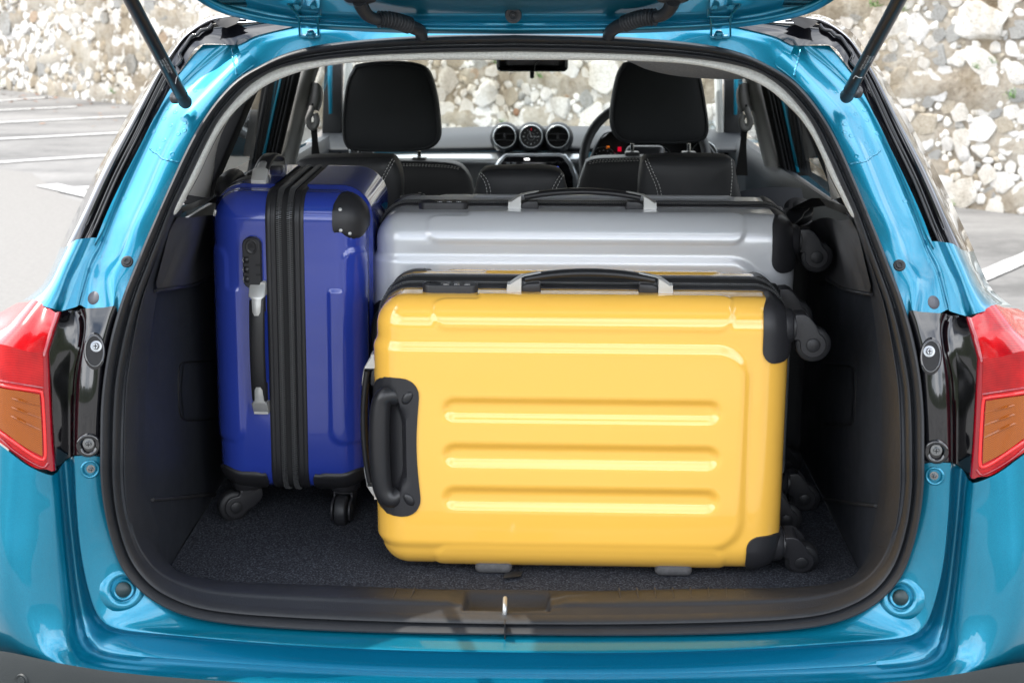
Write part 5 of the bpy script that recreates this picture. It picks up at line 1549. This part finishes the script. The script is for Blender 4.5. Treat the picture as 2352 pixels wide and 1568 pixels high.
# the rubble wall
W0 = Vector((-6.6, 16.9, 0)); W1 = Vector((3.3, 7.5, 0))
ud = (W1-W0).normalized(); wn = Vector((ud.y, -ud.x, 0))     # wn points back to the camera
if wn.dot(CAM-W0) < 0: wn = -wn
U0, U1, ZT = -5.5, 19.0, 3.1
def wp(u, z, h=0): return W0+ud*u+Vector((0, 0, z))+wn*h
wall_o = empty('stone_wall', 'tall rough rubble stone wall running behind the parking spaces', 'wall', tuple(W0))
def toL(v): return v-W0
nu, nz_ = 330, 44
rows = []
for j in range(nz_+1):
    z = ZT*j/nz_
    rows.append([toL(wp(U0+(U1-U0)*i/nu, z, .03*noise.noise(Vector((i*.13, j*.4, 0)))+.018*noise.noise(Vector((i*.45, j*1.1, 5))))) for i in range(nu+1)])
mm = grid(rows)
mm.merge(grid([[toL(wp(U0, ZT, 0)), toL(wp(U1, ZT, 0))], [toL(wp(U0, ZT, -.5)), toL(wp(U1, ZT, -.5))], [toL(wp(U0, 0, -.5)), toL(wp(U1, 0, -.5))]]))
mm.merge(grid([[toL(wp(U1, 0, 0)), toL(wp(U1, ZT, 0))], [toL(wp(U1, 0, -.5)), toL(wp(U1, ZT, -.5))]]))
mm.obj('mortar', 'mortar', wall_o)
# stone shapes
def stone_mesh(seed, m, detail):
    r2 = random.Random(seed)
    import bmesh
    bm = bmesh.new(); bmesh.ops.create_icosphere(bm, subdivisions=detail, radius=1)
    planes = []
    k = r2.randint(5, 8)
    a0 = r2.random()*6.28
    for i in range(k):
        a = a0+2*math.pi*i/k+r2.uniform(-.25, .25)
        planes.append((Vector((math.cos(a), r2.uniform(-.25, .25), math.sin(a))).normalized(), r2.uniform(.5, .80)))
    planes.append((Vector((r2.uniform(-.25, .25), -1, r2.uniform(-.25, .25))).normalized(), r2.uniform(.42, .6)))
    planes.append((Vector((r2.uniform(-.7, .7), -1, r2.uniform(-.7, .7))).normalized(), r2.uniform(.5, .7)))
    for v in bm.verts:
        p = v.co.copy()
        for nn, d in planes:
            t = p.dot(nn)
            if t > d: p -= nn*(t-d)
        p += p.normalized()*(.09*noise.noise(p*2.6+Vector((seed, 0, 0)))+.05*noise.noise(p*6+Vector((seed, 9, 0))))
        v.co = Vector((p.x, p.y*.30, p.z))
    me = bpy.data.meshes.new('stone'); bm.to_mesh(me); bm.free()
    me.materials.append(MAT[m]); me.shade_smooth(); sharp(me, 38)
    return me
kinds = ['stone_white', 'stone_pale', 'stone_white', 'stone_cream', 'stone_pale', 'stone_grey', 'stone_white', 'stone_cream', 'stone_pale', 'stone_white']
variants = [stone_mesh(100+i, kinds[i % 10] if i != 17 else 'stone_peach', 3) for i in range(40)]
small = [(stone_mesh(300+i, kinds[i % 10], 2), kinds[i % 10]) for i in range(20)]
# dart throwing, large first
cells = {}
def ok(u, z, r, gap):
    ci, cj = int(u/.4), int(z/.4)
    for a in (-1, 0, 1):
        for b in (-1, 0, 1):
            for (x, y, q) in cells.get((ci+a, cj+b), ()):
                if (x-u)**2+(y-z)**2 < (r+q)**2*gap: return False
    return True
r3 = random.Random(11); stones = []
def dens(u, z):
    return noise.noise(Vector((u*.5, z*.9, 3)))
for r_lo, r_hi, tries, gap in ((.11, .16, 150, .9), (.072, .11, 1800, .74), (.046, .072, 17000, .68), (.028, .046, 44000, .66), (.014, .028, 60000, .72)):
    for _ in range(tries):
        u, z, r = r3.uniform(U0, U1), r3.uniform(.02, ZT-.04), r3.uniform(r_lo, r_hi)
        if r > .08 and z > 1.9 and r3.random() < .4: continue
        if dens(u, z) > .32 and r < .05 and r3.random() < .5: continue
        if ok(u, z, r, gap):
            cells.setdefault((int(u/.4), int(z/.4)), []).append((u, z, r)); stones.append((u, z, r))
# which show largest in the photograph
Rinv = RM.transposed()
def proj(p):
    q = Rinv @ (p-CAM)
    return (CX+FPX*q.x/-q.z, CY-FPX*q.y/-q.z, -q.z)
def visible(px, py):
    if not (-20 < px < 2372 and -20 < py < 520): return False
    if px < 500: return px < 500-(py-60)*.55 if py > 60 else True
    if px > 1900: return px > 1900+(py-20)*.55
    return 690 < px < 1700 and 130 < py < 310
sc_ = []
for k, (u, z, r) in enumerate(stones):
    x, y, d = proj(wp(u, z))
    sc_.append((r/d if visible(x, y) else 0, k))
sc_.sort(reverse=True)
big = {k for s, k in sc_[:300] if s > 0}
basis = Matrix((ud, -wn, Vector((0, 0, 1)))).transposed()
jv = {}; 
def place(r4, u, z, r):
    ang = r4.uniform(-.9, .9)+(0 if r4.random() < .6 else math.pi)
    asp = r4.uniform(.6, 1.0)
    S = Matrix.Diagonal((r*1.42/asp**.5, r*1.15, r*1.42*asp**.5))
    return (basis @ Matrix.Rotation(ang, 3, 'Y') @ S), toL(wp(u, z, r4.uniform(-.16, .02)*r))
for k, (u, z, r) in enumerate(stones):
    r4 = random.Random(k)
    M3, t = place(r4, u, z, r)
    if k in big:
        o = link('stone', variants[r4.randrange(40)], wall_o)
        M4 = M3.to_4x4(); M4.translation = t
        o.matrix_local = M4
    else:
        mi = r4.randrange(20)
        jv.setdefault(small[mi][1] if r4.random() < .975 else r4.choice(['stone_rust', 'stone_peach', 'stone_peach']), []).append((mi, M3, t))
arr = [np.array([v.co[:] for v in m.vertices]) for m, _ in small]
farr = [np.array([p.vertices[:] for p in m.polygons]) for m, _ in small]
for mname, lst in jv.items():
    V = []; Fc = []; base = 0
    for mi, M3, t in lst:
        a = arr[mi] @ np.array(M3).T + np.array(t)
        V.append(a); Fc.append(farr[mi]+base); base += len(a)
    V = np.concatenate(V); Fc = np.concatenate(Fc)
    me = bpy.data.meshes.new('small_stones')
    me.vertices.add(len(V)); me.vertices.foreach_set('co', V.astype(np.float32).ravel())
    me.loops.add(Fc.size); me.loops.foreach_set('vertex_index', Fc.astype(np.int32).ravel())
    me.polygons.add(len(Fc)); me.polygons.foreach_set('loop_start', np.arange(0, Fc.size, 3, dtype=np.int32))
    me.update(calc_edges=True); me.validate()
    me.materials.append(MAT[mname]); me.shade_smooth()
    tag(link('small_stones', me, wall_o), kind='stuff')
for m, _ in small: bpy.data.meshes.remove(m)
# weeds growing out of the joints
def weed(px, py, size, label, n=60, ground=False):
    d = ray(px, py)
    t = (W0-CAM).dot(wn)/d.dot(wn)
    c = CAM+d*t+wn*.05
    rr = random.Random(int(px)); mb = MB()
    for _ in range(n):
        a = rr.uniform(0, 2*math.pi); el = rr.uniform(-.2, 1.3)
        dr = (ud*math.cos(a)+wn*abs(math.sin(a))*.8)*math.cos(el)+Vector((0, 0, math.sin(el)))
        p = c+dr.normalized()*size*rr.uniform(.1, 1)
        l = size*rr.uniform(.18, .34); s1 = Vector((rr.uniform(-1, 1), rr.uniform(-1, 1), rr.uniform(-1, 1))).normalized(); s2 = dr.cross(s1).normalized()
        mb.add([p-s1*l*.5, p+s2*l*.25, p+s1*l*.5, p-s2*l*.25], [(0, 1, 2, 3)])
    o = link('weed', None, None, loc=c)
    tag(o, label, 'plant', 'weeds rooted in the stone wall')
    mb.v = [v-c for v in mb.v]
    mb.obj('leaves', 'leaf', o)
    st_ = MB()
    for _ in range(4):
        st_.merge(tube([-wn*.05, wn*.01, ud*rr.uniform(-.6, .6)*size+Vector((0, 0, size*rr.uniform(.3, .8)))+wn*.03], .002, 5, 5))
    st_.obj('stem', 'leaf', o)
weed(1249, 176, .075, 'bright green weed in the wall seen just under the interior mirror')
weed(1165, 280, .05, 'dark green weed in the wall just above the left dashboard air vent', 40)
weed(1150, 145, .05, 'yellowish weed high in the wall left of the interior mirror', 40)
weed(2188, 468, .055, 'green tuft at the wall foot beside the right edge of the car')
weed(2020, 14, .07, 'small plant in the wall at the top right beside the raised gas strut', 50)
weed(2085, 24, .05, 'little weed high in the wall right of the right gas strut', 30)
weed(2253, 156, .05, 'small weed in the right part of the wall below a large pale stone', 36)
weed(2290, 143, .045, 'tiny weed furthest right of the pair on the right wall', 30)
weed(2335, 222, .07, 'leafy weed near the right edge of the photograph on the wall', 44)
weed(8, 196, .09, 'green tuft at the far left foot of the stone wall', 40)
weed(268, 212, .08, 'low green tuft at the foot of the wall left of the car', 40)
# fallen leaves along the wall foot
lv = MB(); r5 = random.Random(5)
for _ in range(170):
    u = r5.uniform(-2, 9); p = W0+ud*u+wn*abs(r5.gauss(.1, .8))+Vector((0, 0, .012))
    s = r5.uniform(.02, .045); a = r5.uniform(0, 6.28)
    e1 = Vector((math.cos(a), math.sin(a), r5.uniform(-.2, .2)))*s; e2 = Vector((-math.sin(a), math.cos(a), .1))*s*.6
    lv.add([p-e1, p+e2, p+e1, p-e2], [(0, 1, 2, 3)])
tag(lv.obj('fallen_leaves', 'stone_rust', None, smooth=False), 'scattered reddish dry leaves lying on the asphalt along the wall', 'leaves', kind='stuff')

# wooded hillside behind the viewer: it is what the paint and the gloss black trim mirror
hv = []; nh = 90
for j in range(7):
    row = []
    for i in range(nh+1):
        a = rad(180+(-100+200*i/nh)); dd = 34+j*9
        hgt = [0, 3.5, 7, 9.5, 11.5, 12.5, 10][j]*(.8+.45*noise.noise(Vector((i*.11, 1, 0)))+.16*noise.noise(Vector((i*.6, j, 3))))
        row.append(Vector((math.sin(a)*dd, math.cos(a)*dd, hgt-.05 if j else -.2)))
    hv.append(row)
tag(grid(hv).obj('hillside', 'hill_scrub', None), kind='structure')
